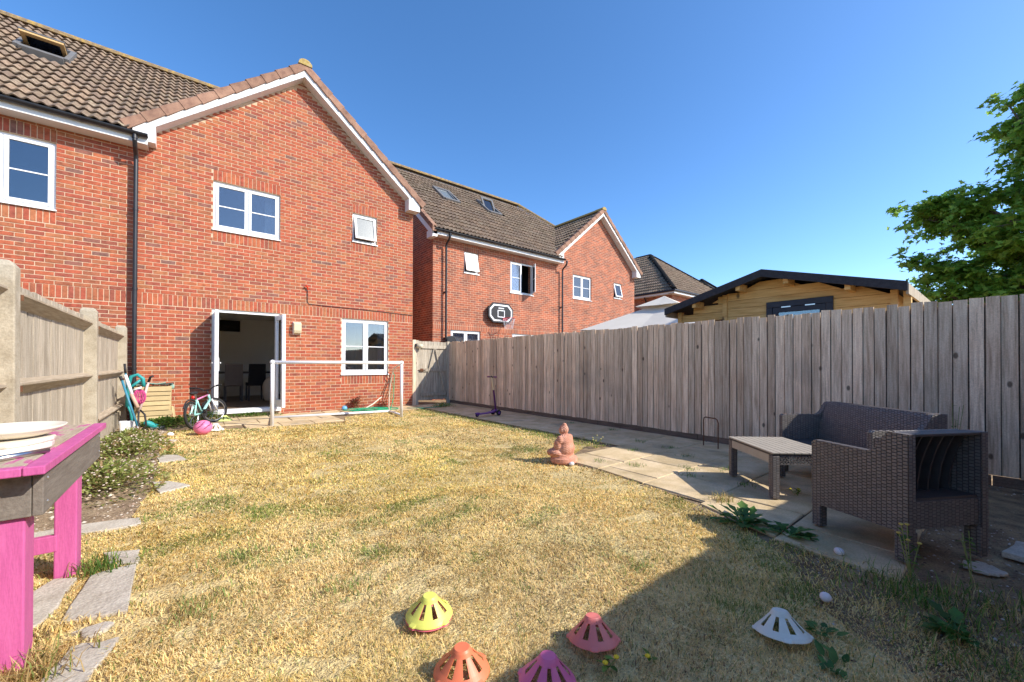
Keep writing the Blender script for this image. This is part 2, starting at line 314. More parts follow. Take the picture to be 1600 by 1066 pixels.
def brick_wall(house, x0, x1, zb, topfn, openings, soldiers, keepfn, wallname='wall'):
    """openings / soldiers: (x0,x1,z0,z1); bricks as parts where keepfn is largest, the rest one joined part"""
    blocks = openings+soldiers
    full = []; rest = MB(); n = 0
    k = 0
    while True:
        z0 = zb+.075*k; z1 = z0+.065
        if z0 > topfn(None): break
        off = 0 if k % 2 else .1125; x = x0-off
        while x < x1:
            segs = [(max(x+.005, x0+.002), min(x+.22, x1-.002))]
            for (a, b_, c, d) in blocks:
                if z1 > c+.01 and z0 < d-.01:
                    ns = []
                    for (p, q) in segs:
                        if q <= a+.001 or p >= b_-.001: ns.append((p, q)); continue
                        if p < a: ns.append((p, a-.003))
                        if q > b_: ns.append((b_+.003, q))
                    segs = ns
            for (p, q) in segs:
                if q-p < .03: continue
                t = min(topfn(p), topfn(q))
                if t < z0+.01: continue
                zt = min(z1, t)
                if q-p > .2145 and zt == z1: full.append(('s', (p+q)/2, (z0+z1)/2))
                else: brick_face(rest, p, q, z0, zt, YF, BC[bcol()], random.uniform(0, .002))
            x += .225
        k += 1
    for (a, b_, c, d) in soldiers:
        nn = max(1, round((b_-a)/.075)); w = (b_-a)/nn
        for i in range(nn):
            xa = a+i*w+.005; 
            if abs(w-.075) < .0012 and d-c > .22: full.append(('v', xa+.0325, (c+d)/2))
            else: brick_face(rest, xa, xa+w-.01, c+.005, d-.005, YF, BC[bcol()], random.uniform(0, .002))
    full.sort(key=lambda q: -keepfn(q[1], q[2]))
    wl = MB(); xs = sorted({x0, x1, *[v for o_ in openings for v in o_[:2]]}); zs = sorted({-.05, 5.3, *[v for o_ in openings for v in o_[2:]]})
    yb = YF+.0045
    for a, b_ in zip(xs, xs[1:]):
        for c, d in zip(zs, zs[1:]):
            mx, mz = (a+b_)/2, (c+d)/2
            if any(o_[0] < mx < o_[1] and o_[2] < mz < o_[3] for o_ in openings): continue
            wl.add([(a,yb,c),(b_,yb,c),(b_,yb,d),(a,yb,d)], [(0,1,2,3)])
    if topfn(None) > 5.4:
        ap = (x0+x1)/2; wl.add([(x0,yb,5.3),(x1,yb,5.3),(x1,yb,max(5.31,topfn(x1))),(ap,yb,topfn(ap)),(x0,yb,max(5.31,topfn(x0)))], [(0,1,2,3,4)])
    for (a, b_, c, d) in openings:
        y1 = YF+.30
        wl.add([(a,yb,c),(a,y1,c),(a,y1,d),(a,yb,d)], [(0,1,2,3)]); wl.add([(b_,yb,c),(b_,yb,d),(b_,y1,d),(b_,y1,c)], [(0,1,2,3)])
        wl.add([(a,yb,d),(a,y1,d),(b_,y1,d),(b_,yb,d)], [(0,1,2,3)]); wl.add([(a,yb,c),(b_,yb,c),(b_,y1,c),(a,y1,c)], [(0,1,2,3)])
    wo_ = wl.build(wallname, MT['mortar'], house)
    for kind, cx, cz in full[:300]:
        link('brick', std_brick(kind, bcol()), wo_, M=Matrix.Translation((cx, YF-random.uniform(0, .002), cz)))
    for kind, cx, cz in full[300:]:
        w, h = (.2135, .0632) if kind == 's' else (.0632, .2135)
        brick_face(rest, cx-w/2, cx+w/2, cz-h/2, cz+h/2, YF, BC[bcol()], random.uniform(0, .002))
    tag(rest.build('brick_field', MT['brick'], wo_, usecol=True), kind='stuff')
    return wo_
def window(par, X0, X1, Z0, Z1, yf, split=2, bar=True, sill=True, frost=False, openside=None, curtain=None, fr=.055, top_vent=False):
    b = MB(); y0, y1 = yf+.045, yf+.11; zb = Z0+.035 if sill else Z0
    b.box(X0, X0+fr, y0, y1, zb, Z1); b.box(X1-fr, X1, y0, y1, zb, Z1); b.box(X0+fr, X1-fr, y0+.001, y1, Z1-fr, Z1); b.box(X0+fr, X1-fr, y0+.001, y1, zb, zb+fr)
    n = split; iw = (X1-X0-2*fr)/n
    for i in range(1, n): b.box(X0+fr+i*iw-.022, X0+fr+i*iw+.022, y0+.002, y1, zb+fr, Z1-fr)
    w = b.build('window', MT['upvc'], par, bevel=.004)
    for i in range(n):
        a = X0+fr+i*iw+(.022 if i else 0); c = X0+fr+(i+1)*iw-(.022 if i < n-1 else 0); d, e = zb+fr, Z1-fr
        s = MB(); q = .05; yy0, yy1 = y0-.018, y0+.03; g_ = .004
        L_, R_, B_, T_ = a-.012+g_, c+.012-g_, d-.012+g_, e+.012-g_
        rect = lambda p: p
        if openside == i:                              # side-hung casement swung outwards
            ang = math.radians(62); rect = lambda p: (R_-(R_-p[0])*math.cos(ang)+(p[1]-yy0)*math.sin(ang), yy0-(R_-p[0])*math.sin(ang)+(p[1]-yy0)*math.cos(ang), p[2])
        if openside == 'top':                          # top-hung light pushed out at the bottom
            ang = math.radians(13); rect = lambda p: (p[0], yy0-(T_-p[2])*math.sin(ang)+(p[1]-yy0)*math.cos(ang), T_-(T_-p[2])*math.cos(ang)-(p[1]-yy0)*math.sin(ang))
        for bx in ((L_, L_+q, B_, T_), (R_-q, R_, B_, T_), (L_+q, R_-q, T_-q, T_), (L_+q, R_-q, B_, B_+q)):
            s.box(bx[0], bx[1], yy0, yy1, bx[2], bx[3])
        s.v = [rect(p) for p in s.v]; s.build('sash', MT['upvc'], w, bevel=.003)
        p_ = MB(); p_.box(L_+q, R_-q, y0+.004, y0+.010, B_+q, T_-q); p_.v = [rect(p) for p in p_.v]; p_.build('pane', MT['frost'] if frost else MT['glass'], w)
        if bar:
            gb = MB(); zc = (B_+T_)/2; gb.box(L_+q, R_-q, y0-.006, y0+.002, zc-.011, zc+.011); gb.v = [rect(p) for p in gb.v]; gb.build('glazing_bar', MT['upvc'], w)
    if sill:
        s = MB(); s.prism([(yf-.035, Z0), (yf+.10, Z0), (yf+.10, Z0+.034), (yf-.03, Z0+.022)], lambda p, q, a: (a, p, q), X0-.015, X1+.015); s.build('sill', MT['upvc'], w)
    if curtain:
        cb = MB(); n2 = 40; a, c = curtain; v = []; 
        for i in range(n2+1):
            x = a+(c-a)*i/n2; yy = yf+.28+.02*math.sin(i*1.9)+.006*math.sin(i*4.7); v += [(x, yy, Z0-.02), (x, yy, Z1+.02)]
        cb.add(v, [(2*i, 2*i+2, 2*i+3, 2*i+1) for i in range(n2)]); cb.build('curtain', plain('curtain_cloth', (.6,.58,.54), .9), w, smooth=True)
    return w
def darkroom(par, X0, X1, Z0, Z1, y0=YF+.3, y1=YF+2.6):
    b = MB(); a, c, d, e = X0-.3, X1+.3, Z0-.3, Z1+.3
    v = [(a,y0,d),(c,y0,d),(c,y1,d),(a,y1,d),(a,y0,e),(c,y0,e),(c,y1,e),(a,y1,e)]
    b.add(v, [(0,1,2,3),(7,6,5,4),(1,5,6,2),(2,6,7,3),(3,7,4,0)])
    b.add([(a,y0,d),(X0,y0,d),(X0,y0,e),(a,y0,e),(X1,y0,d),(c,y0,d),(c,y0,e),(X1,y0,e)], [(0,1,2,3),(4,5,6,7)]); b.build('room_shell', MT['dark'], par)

GX, GZ, GS = 2.01, 8.05, .83                          # gable ridge x, height, slope
roofz = lambda x: GZ-GS*abs(x-GX)
HOUSE = thing('brick_house', 'red brick gable-ended house with open white patio doors, directly behind the goal', 'house', (2.0, YF, 0))
OPEN = [(.334,1.583,.0,2.291), (2.926,4.118,.866,2.291), (.342,1.569,3.941,4.991), (3.172,3.798,4.241,4.991)]
SOLD = [(-.81,4.81,2.291,2.516), (2.926,4.118,.641,.866), (.342,1.569,4.991,5.216), (.342,1.569,3.716,3.941), (3.172,3.798,4.991,5.216), (3.172,3.798,4.016,4.241)]
near = lambda x, z: -math.hypot(x*.9-.3, z-2.6)
brick_wall(HOUSE, -.81, 4.81, -.034, lambda x: roofz(GX)-.24 if x is None else roofz(x)-.24, OPEN, SOLD, near)
sw = MB(); sw.add([(4.812,YF+.02,-.05),(4.812,YF+8.2,-.05),(4.812,YF+8.2,5.3),(4.812,YF+.02,5.3)], [(0,1,2,3)]); sw.add([(4.812,YF+8.2,-.05),(-.8,YF+8.2,-.05),(-.8,YF+8.2,5.3),(4.812,YF+8.2,5.3)], [(0,1,2,3)])
sw.build('side_wall', MT['nbrick'], HOUSE)
window(HOUSE, .342,1.569,3.941,4.991, YF, 2, curtain=(1.30,1.52)); darkroom(HOUSE, .342,1.569,3.941,4.991)
window(HOUSE, 3.172,3.798,4.241,4.991, YF, 1, bar=False, frost=True, openside='top'); darkroom(HOUSE, 3.172,3.798,4.241,4.991, y1=YF+.9)
window(HOUSE, 2.926,4.118,.866,2.291, YF, 2, curtain=(3.93,4.08))
# french doors
df = MB(); y0, y1 = YF+.03, YF+.10
df.box(.334,.394,y0,y1,.15,2.291); df.box(1.523,1.583,y0,y1,.15,2.291); df.box(.394,1.523,y0+.001,y1,2.23,2.291)
dfo = df.build('door_frame', MT['upvc'], HOUSE, bevel=.004)
th = MB(); th.prism([(YF-.09,.085),(YF+.12,.085),(YF+.12,.175),(YF-.02,.172),(YF-.09,.14)], lambda p,q,a:(a,p,q), .31, 1.60); th.build('threshold', MT['upvc'], HOUSE, bevel=.004)
st_ = MB(); st_.box(.30,1.61,YF-.02,YF+.1,-.02,.085); st_.build('door_step', MT['mortar'], HOUSE)
for hx, sg, ang in ((.374, 1, 91), (1.543, -1, 97)):
    lw, lz0, lz1, tk, q = .555, .19, 2.225, .065, .105
    a = math.radians(ang)
    def T(p):                                          # leaf local (u from hinge, thickness, z) -> world; opens outwards (-Y)
        u, w_, z = p; return (hx+sg*(u*math.cos(a)+w_*math.sin(a)), y0-(u*math.sin(a))+w_*math.cos(a), z)
    m_ = MB()
    for bx in ((0,q,lz0,lz1),(lw-q,lw,lz0,lz1),(q,lw-q,lz1-q,lz1),(q,lw-q,lz0,lz0+.16)): m_.box(bx[0],bx[1],0,tk,bx[2],bx[3])
    m_.v = [T(p) for p in m_.v]; leaf = m_.build('door_leaf', MT['upvc'], HOUSE, bevel=.004)
    m_ = MB(); m_.box(q,lw-q,tk*.4,tk*.6,lz0+.16,lz1-q); m_.v = [T(p) for p in m_.v]; m_.build('pane', MT['doorglass'], leaf)
    m_ = MB()
    for w0, w1 in ((-.012,0),(tk,tk+.012)): m_.box(lw-.065,lw-.03,w0,w1,1.0,1.26); m_.box(lw-.17,lw-.035,w0-.03 if w0 < 0 else w1+.015,w0-.015 if w0 < 0 else w1+.03,1.15,1.175)
    m_.v = [T(p) for p in m_.v]; m_.build('handle', MT['white'], leaf)
# the room behind the doors and the ground floor window
rm = MB(); a,c,y2,y3,d,e = -.5,4.6,YF+.3,14.7,.16,2.5
rm.add([(a,y2,d),(c,y2,d),(c,y3,d),(a,y3,d)], [(0,1,2,3)]); rm.build('room_floor', MT['roomfloor'], HOUSE)
rw = MB(); rw.add([(a,y2,d),(c,y2,d),(c,y3,d),(a,y3,d),(a,y2,e),(c,y2,e),(c,y3,e),(a,y3,e)], [(7,6,5,4),(1,5,6,2),(2,6,7,3),(3,7,4,0)])
for (p, q, r, s) in ((a,.334,d,e),(1.583,2.926,d,e),(4.118,c,d,e),(.334,1.583,2.291,e),(2.926,4.118,2.291,e),(2.926,4.118,d,.866)): rw.add([(p,y2,r),(q,y2,r),(q,y2,s),(p,y2,s)], [(0,1,2,3)])
rw.build('room_wall', MT['plaster'], HOUSE)
# roof of the gable wing
def tile_strip(n=12, w=.30, L=.42):
    xs = np.linspace(0, w, n+1); h = .019*np.cos(4*np.pi*(xs/w))
    v = []; 
    for x, k in zip(xs, h): v.append((x, 0, k+.062))
    for x, k in zip(xs, h): v.append((x, L, k+.014))
    for x, k in zip(xs, h): v.append((x, .004, k+.038))
    N1 = n+1; f = [(i, i+1, N1+i+1, N1+i) for i in range(n)]+[(2*N1+i, 2*N1+i+1, i+1, i) for i in range(n)]
    return np.array(v), f
TV, TF = tile_strip()
def tshade(): 
    k = random.uniform(.82, 1.14); return (k*random.uniform(.97,1.05), k, k*random.uniform(.95,1.02))
tile_cache = []
def tile_mesh():
    if not tile_cache:
        for i in range(10):
            b = MB(); b.add([tuple(p) for p in TV], TF, tshade()); tile_cache.append(b.mesh('roof_tile', MT['tile'], smooth=False, usecol=True))
    return random.choice(tile_cache)
def frame(o, ex, ey):
    ex, ey = Vector(ex).normalized(), Vector(ey).normalized(); ez = ex.cross(ey)
    return Matrix(((ex.x,ey.x,ez.x,o[0]),(ex.y,ey.y,ez.y,o[1]),(ex.z,ey.z,ez.z,o[2]),(0,0,0,1)))
def tile_plane(par, o, ex, ey, ncol, nrow, keep, gauge=.345, parts=True, skipbox=None, m='tile', name='tile_field', n300=300):
    """courses of tiles on a roof plane; o is the eaves corner, ex along the eaves, ey up the slope"""
    Fm = frame(o, ex, ey); joined = MB(); cnt = 0; cells = []
    for r in range(nrow):
        for c_ in range(ncol):
            u, v = c_*.30, r*gauge; p = Fm @ Vector((u+.15, v+.17, 0))
            if keep(u+.15, v+.17, p): cells.append((u, v, p))
    if parts: cells.sort(key=lambda q: (q[2]-Vector((0,0,HC))).length)
    for (u, v, p) in cells:
        jit = Matrix.Translation((random.uniform(-.003,.003), random.uniform(-.006,.006), random.uniform(-.003,.004)))
        Mx = Fm @ Matrix.Translation((u, v, 0)) @ jit
        if parts and cnt < n300: link('roof_tile', tile_mesh(), par, M=Mx); cnt += 1
        else: joined.add([Mx @ Vector(q) for q in TV], TF, tshade())
    if joined.v: tag(joined.build(name, MT[m], par, usecol=True), kind='stuff')
VY = YF-.27                                           # verge plane
def gable_roof(par, gx, gz, x0, x1, y0, y1, wall_y, main_tile, vt=True):
    s = GS; rf = MB(); z = lambda x: gz-s*abs(x-gx)
    rf.add([(x0,y0+.02,z(x0)-.06),(gx,y0+.02,gz-.06),(gx,y1,gz-.06),(x0,y1,z(x0)-.06),(x1,y0+.02,z(x1)-.06),(x1,y1,z(x1)-.06)], [(0,1,2,3),(1,4,5,2)])
    ro = rf.build('gable_roof', MT['felt'], par)
    k = math.sqrt(1+s*s); L = (gx-x0)*k; nr = int(L/.345)
    for sg in (-1, 1):
        xe = x0 if sg < 0 else x1; ex = (0, -sg*-1, 0)
        ey = (-sg/k, 0, s/k)
        nc = int((y1-y0)/.30)
        if sg < 0: tile_plane(ro, (xe, y0+nc*.30+.05, z(xe)-.04), (0,-1,0), ey, nc, nr+1, lambda u, v, p: v < L-.1, parts=False, m=main_tile)
        else: tile_plane(ro, (xe, y0+.05, z(xe)-.04), (0,1,0), ey, nc, nr+1, lambda u, v, p: v < L-.1, parts=False, m=main_tile)
        # verge caps
        n = int(round(L/.345)); st = L/n
        for i in range(n):
            o = Vector((xe, y0, z(xe)))+Vector(ey)*(i*st); nn = Vector((sg*s/k, 0, 1/k)); e = Vector(ey)
            def q(u, w, yy): return o+e*u+nn*w+Vector((0, yy, 0))
            b = MB(); v = []
            for u, lo, hi in ((-.02,-.115,.075),(st+.005,-.095,.050)):
                v += [q(u,lo,-.028 if u < 0 else -.018), q(u,hi-.02,-.028 if u < 0 else -.018), q(u,hi,0), q(u,hi,.13), q(u,lo,.02)]
            b.add(v, [(0,1,2,3,4),(9,8,7,6,5)]+[(i_, 5+i_, 5+(i_+1) % 5, (i_+1) % 5) for i_ in range(5)])
            b.build('verge_tile', MT['verge'], ro)
    rc = MB()
    for i in range(int((y1-y0)/.45)):
        ya = y0-.04+i*.45; rr = .115 if i else .125
        rc.v, rc.f, rc.c = [], [], []
        pr = [(gx+rr*1.15*math.cos(t), gz-.02+rr*math.sin(t)) for t in np.linspace(-.1, math.pi+.1, 9)]
        rc.prism(pr, lambda p, q_, a_: (p, a_, q_), ya, ya+.46); rc.build('ridge_tile', MT['lichen'], ro)
    # bargeboards and soffits
    for sg in (-1, 1):
        xe = x0+.12 if sg < 0 else x1-.12
        b = MB(); pts = [(xe, z(xe)-.275), (gx, gz-.275), (gx, gz-.10), (xe, z(xe)-.10)]
        b.prism(pts, lambda p, q_, a_: (p, a_, q_), y0+.012+.002*sg, y0+.034+.002*sg); b.build('bargeboard', MT['fascia'], par)
        b = MB(); pts = [(xe, z(xe)-.275), (gx, gz-.275), (gx, gz-.255), (xe, z(xe)-.255)]
        b.prism(pts, lambda p, q_, a_: (p, a_, q_), y0+.04, wall_y+.003); b.build('verge_soffit', MT['fascia'], par)
        fx = xe; ix = xe-sg*.32; zb_ = z(xe)-.33
        b = MB(); b.prism([(fx, zb_), (ix, zb_), (ix, z(ix)-.285), (fx, z(fx)-.22)], lambda p, q_, a_: (p, a_, q_), y0+.004, wall_y-.002); b.build('box_end', MT['fascia'], par)
    return ro
gable_roof(HOUSE, GX, GZ, -.99, 5.01, VY, 13.3, YF, 'tile')
# hidden back slope and hip of the main roof
RZ, RY, EZ, EY = 9.16, 14.5, 5.45, 10.05
def main_roof(par, x0, x1, ey, ez, ry, rz, hip, mname):
    b = MB(); by = 2*ry-ey
    va, vb = hip; k = (ry-ey)/(rz-ez); yv = ey+(vb[1]-ez)*k      # valley against the gable wing: foot x, (apex x, apex z)
    b.add([(x0,ey+.02,ez-.06),(va,ey+.02,ez-.06),(vb[0],yv,vb[1]-.06),(x1-(ry-yv)-0,yv,vb[1]-.06) if False else (x1-(yv-ey),yv,vb[1]-.06),(x1-(ry-ey),ry,rz-.06),(x0,ry,rz-.06),(x0,by,ez-.06),(x1,by,ez-.06),(x1,ey+3.3,ez-.06)], [(0,1,2,3,4,5),(5,4,7,6),(3,8,7,4)])
    return b.build('roof', MT['felt'], par)
LEFT = thing('brick_house', 'attached red brick house at far left with open roof window above black gutter', 'house', (-3.5, YF, 0))
lro = main_roof(LEFT, -7.5, 5.2, EY, EZ, RY, RZ, (-.99, (GX, GZ)), 'tile')
kk = math.sqrt(1+GS*GS); hipx = 5.2-(RY-EY)
def keep_left(u, v, p):
    if p.x > GX: return False
    valley = (p.y < 13.35 and p.x > -.99+(p.y-10.13)*.93)
    if valley or p.z > RZ: return False
    if p.x > hipx+(RY-p.y): return False
    return not (-2.78 < p.x < -2.1 and 12.52 < p.y < 13.2)
tile_plane(lro, (-4.5, EY-.03, EZ-.05), (1,0,0), (0,1/kk,GS/kk), 21, 17, keep_left)
tile_plane(lro, (-7.5, EY-.03, EZ-.05), (1,0,0), (0,1/kk,GS/kk), 10, 17, lambda u,v,p: p.z < RZ, parts=False, name='far_tile_field')
def ridge_run(par, a, b_, r=.12, L=.45, m='ridge'):
    a, b_ = Vector(a), Vector(b_); d = (b_-a).normalized(); n = max(1, round((b_-a).length/L)); L = (b_-a).length/n; s = d.cross(Vector((0,0,1))).normalized(); up = s.cross(d)
    for i in range(n):
        k = MB(); o = a+d*(i*L); pr = [(r*1.15*math.cos(t), r*math.sin(t)) for t in np.linspace(-.15, math.pi+.15, 8)]
        k.prism(pr, lambda p, q, t_: o+s*p+up*q+d*t_, 0, L*1.01); k.build('ridge_tile', MT[m], par)
ridge_run(lro, (-5.2, RY, RZ-.02), (.8, RY, RZ-.02)); ridge_run(lro, (.85, RY-.05, RZ-.04), (2.1, RY-1.3, RZ-1.12), m='ridge')
# left wall
OPL = [(-3.05,-1.855,3.791,4.991)]
SOL = [(-4.0,-.81,2.291,2.516), (-3.05,-1.85,4.991,5.216), (-3.05,-1.85,3.566,3.791)]
brick_wall(LEFT, -4.0, -.81, -.034, lambda x: 5.29, OPL, SOL, lambda x, z: (1 if x > -2.6 and z > 1.7 else 0)*10-math.hypot(x+1.4, z-3.6))
window(LEFT, -3.05,-1.855,3.791,4.991, YF, 2, curtain=(-3.0,-2.6)); darkroom(LEFT, -3.05,-1.855,3.791,4.991)
lw_ = MB(); lw_.add([(-7.5,YF+.02,-.05),(-4.0,YF+.02,-.05),(-4.0,YF+.02,5.3),(-7.5,YF+.02,5.3)], [(0,1,2,3)]); lw_.build('far_wall', MT['nbrick'], LEFT)
def eaves(par, x0, x1, wy, ez, drop=0):
    b = MB(); b.box(x0, x1, wy-.30, wy-.275, ez-.20, ez-.02); b.build('fascia', MT['fascia'], par)
    b = MB(); b.box(x0, x1, wy-.274, wy+.003, ez-.197, ez-.18); b.build('soffit', MT['fascia'], par)
    n = 10; gy, gz, r = wy-.362, ez-.045, .06
    pr = [(gy+r*math.cos(t), gz+r*math.sin(t)) for t in np.linspace(math.pi, 2*math.pi, n)]+[(gy+(r-.006)*math.cos(t), gz+(r-.006)*math.sin(t)) for t in np.linspace(2*math.pi, math.pi, n)]
    b = MB(); b.prism(pr, lambda p, q, a: (a, p, q), x0-.01, x1+.01)
    x = x0+.3
    while x < x1: 
        pr2 = [(gy+(r+.006)*math.cos(t), gz+(r+.006)*math.sin(t)) for t in np.linspace(math.pi, 2*math.pi, n)]+[(gy+(r+.001)*math.cos(t), gz+(r+.001)*math.sin(t)) for t in np.linspace(2*math.pi, math.pi, n)]
        b.prism(pr2, lambda p, q, a: (a, p, q), x-.018, x+.018); x += .95
    return b.build('gutter', MT['gutter'], par)
eaves(LEFT, -7.5, -.66, YF, EZ)
def downpipe(par, x, wy, z1, z0, ez):
    b = MB(); b.tube([(x,wy-.362,ez-.09),(x,wy-.362,ez-.20),(x,wy-.31,ez-.28),(x,wy-.15,ez-.38),(x,wy-.115,ez-.46),(x,wy-.115,z0)], .034, 12)
    z = z0+.5
    while z < ez-.5: b.tube([(x,wy-.115,z-.02),(x,wy-.115,z+.02)], .042, 12); b.box(x-.03,x+.03,wy-.08,wy+.004,z-.017,z+.017); z += 1.5
    b.tube([(x,wy-.362,ez-.13),(x,wy-.362,ez-.17)], .042, 12)
    return b.build('downpipe', MT['gutter'], par)
downpipe(LEFT, -.83, YF, 0, .55, EZ)
b = MB(); b.tube([(-.83,YF-.115,.0),(-.83,YF-.115,.53),(-.83,YF-.115,.56)], [.06,.06,.05], 12); b.build('drain_collar', MT['black'], LEFT)
# open centre-pivot roof window
def roof_window(par, x0, x1, ya, yb, ez, ey, tilt, blind=False):
    zf = lambda y: ez+GS*(y-ey); nrm = Vector((0,-GS/kk,1/kk)); up = Vector((0,1/kk,GS/kk)); ctr = Vector(((x0+x1)/2,(ya+yb)/2,zf((ya+yb)/2)))
    w, h = (x1-x0)/2, (yb-ya)*kk/2
    def box(b, u0,u1,v0,v1,n0,n1, Tm=None):
        k = MB(); k.box(u0,u1,v0,v1,n0,n1)
        for i, p in enumerate(k.v):
            p = Vector(p); p = Tm @ p if Tm else p
            k.v[i] = tuple(ctr+Vector((1,0,0))*p.x+up*p.y+nrm*p.z)
        b.add(k.v, k.f)
    b = MB()
    for q in ((-w-.06,-w+.02,-h-.06,h+.06),(w-.02,w+.06,-h-.06,h+.06),(-w+.02,w-.02,h-.02,h+.06),(-w+.02,w-.02,-h-.12,-h+.02)): box(b, *q, -.06, .09)
    fo = b.build('roof_window', plain('grey_flashing', (.16,.155,.15), .6), par)
    b = MB(); box(b, -w,w,-h,h,-.5,-.45); b.build('shaft', MT['plaster'] if blind else MT['dark'], fo)
    Tm = Matrix.Rotation(math.radians(tilt), 3, 'X')
    b = MB()
    for q in ((-w+.02,-w+.09,-h,h),(w-.09,w-.02,-h,h),(-w+.09,w-.09,h-.08,h),(-w+.09,w-.09,-h,-h+.09)): box(b, *q, -.01, .03, Tm)
    b.build('sash', plain('pine_sash', (.55,.36,.16), .6) if not blind else MT['upvc'], fo)
    b = MB()
    for q in ((-w+.01,-w+.09,-h-.01,h),(w-.09,w-.01,-h-.01,h),(-w+.09,w-.09,h-.08,h+.01),(-w+.09,w-.09,-h-.01,-h+.09)): box(b, *q, .032, .06, Tm)
    b.build('sash_cover', plain('sash_aluminium', (.12,.12,.125), .5), fo)
    b = MB(); box(b, -w+.09,w-.09,-h+.09,h-.08,.005,.015, Tm); b.build('pane', MT['frost'] if blind else MT['glass'], fo)
    return fo
roof_window(lro, -2.78, -2.12, 12.60, 13.22, EZ, EY, -50)
# ================================================================ neighbouring house beyond the fence
YN = 11.55
NB = thing('brick_house', 'red brick house beyond the fence with basketball hoop on its wall', 'house', (11.5, YN, 0))
def pwall(par, x0, x1, y, z0, z1, ops, name='wall', m='nbrick', gable=None):
    wl = MB(); xs = sorted({x0, x1, *[v for o_ in ops for v in o_[:2]]}); zs = sorted({z0, z1, *[v for o_ in ops for v in o_[2:]]})
    for a, b_ in zip(xs, xs[1:]):
        for c, d in zip(zs, zs[1:]):
            mx, mz = (a+b_)/2, (c+d)/2
            if any(o_[0] < mx < o_[1] and o_[2] < mz < o_[3] for o_ in ops): continue
            wl.add([(a,y,c),(b_,y,c),(b_,y,d),(a,y,d)], [(0,1,2,3)])
    for (a, b_, c, d) in ops:
        y1 = y+.3
        wl.add([(a,y,c),(a,y1,c),(a,y1,d),(a,y,d)], [(0,1,2,3)]); wl.add([(b_,y,c),(b_,y,d),(b_,y1,d),(b_,y1,c)], [(0,1,2,3)])
        wl.add([(a,y,d),(a,y1,d),(b_,y1,d),(b_,y,d)], [(0,1,2,3)]); wl.add([(a,y,c),(b_,y,c),(b_,y1,c),(a,y1,c)], [(0,1,2,3)])
    if gable: wl.add([(x0,y,z1),(x1,y,z1),(x1,y,gable[1]-GS*(x1-gable[0])),(gable[0],y,gable[1]),(x0,y,gable[1]-GS*(gable[0]-x0))], [(0,1,2,3,4)])
    return wl.build(name, MT[m], par)
NOPS = [(7.2,7.8,4.241,4.991), (9.2,10.35,3.791,4.991), (6.69,7.89,.866,2.291), (9.3,10.6,.15,2.291)]
GOPS = [(12.6,13.81,3.941,4.991), (15.41,16.01,4.241,4.991)]
pwall(NB, 6.03, 11.9, YN, -.05, 5.29, NOPS); pwall(NB, 11.9, 17.05, YN-.001, -.05, 5.29, GOPS, gable=(14.35, 7.79))
nsw = MB(); nsw.add([(17.05,YN,-.05),(17.05,YN+8.9,-.05),(17.05,YN+8.9,5.29),(17.05,YN,5.29)], [(0,1,2,3)]); nsw.build('side_wall', MT['nbrick'], NB)
nsw = MB(); nsw.add([(6.03,YN,-.05),(6.03,YN,5.29),(6.03,YN+8.9,5.29),(6.03,YN+8.9,-.05)], [(0,1,2,3)]); nsw.f[0] = (0,1,4,2,3); nsw.v.append((6.03,YN+4.45,9.0)); nsw.build('side_wall', MT['nbrick'], NB)
for i, (x0, x1, z0, z1) in enumerate(((6.03,17.05,2.291,2.516),(7.2,7.8,4.991,5.216),(7.2,7.8,4.016,4.241),(9.2,10.35,4.991,5.216),(9.2,10.35,3.566,3.791),(12.6,13.81,4.991,5.216),(12.6,13.81,3.716,3.941),(15.41,16.01,4.991,5.216),(15.41,16.01,4.016,4.241))):
    b = MB(); b.box(x0, x1, YN-.006, YN+.02, z0, z1); b.build('soldier_course', MT['nsold'], NB)
window(NB, 7.2,7.8,4.241,4.991, YN, 1, bar=False, frost=True, openside='top'); window(NB, 9.2,10.35,3.791,4.991, YN, 2, openside=1); darkroom(NB, 9.2,10.35,3.791,4.991, YN+.3, YN+2); darkroom(NB, 7.2,7.8,4.241,4.991, YN+.3, YN+1)
window(NB, 6.69,7.89,.866,2.291, YN, 2, bar=False, curtain=(6.7,7.88)); darkroom(NB, 6.69,7.89,.866,2.291, YN+.31, YN+2)
window(NB, 9.3,10.6,.15,2.291, YN, 2, bar=False, sill=False); darkroom(NB, 9.3,10.6,.15,2.291, YN+.3, YN+2)
window(NB, 12.6,13.81,3.941,4.991, YN, 2, curtain=(13.45,13.75)); darkroom(NB, 12.6,13.81,3.941,4.991, YN+.3, YN+2)
window(NB, 15.41,16.01,4.241,4.991, YN, 1, bar=False, openside='top'); darkroom(NB, 15.41,16.01,4.241,4.991, YN+.3, YN+1)
NEY, NRY, NRZ = YN-.35, 16.0, 9.45
nro = main_roof(NB, 5.9, 17.35, NEY, EZ, NRY, NRZ, (11.45, (14.35, 8.08)), 'ntile')
NHX = 13.29
def keep_n(u, v, p):
    if p.x > 14.35 or p.z > NRZ: return False
    if p.y < 14.5 and p.x > 11.45+(p.y-(YN-.27))*.93: return False
    if p.x > NHX+(NRY-p.y)*.75: return False
    return not any(a < p.x < b_ and 13.72 < p.y < 14.75 for a, b_ in ((7.6,8.42),(9.72,10.55)))
tile_plane(nro, (5.88, NEY-.03, EZ-.05), (1,0,0), (0,1/kk,GS/kk), 28, 17, keep_n, parts=True, m='ntile', n300=150)
ridge_run(nro, (5.9, NRY, NRZ-.02), (NHX, NRY, NRZ-.02)); ridge_run(nro, (NHX-.05, NRY, NRZ-.03), (14.35, 14.45, 8.12))
nv = MB()
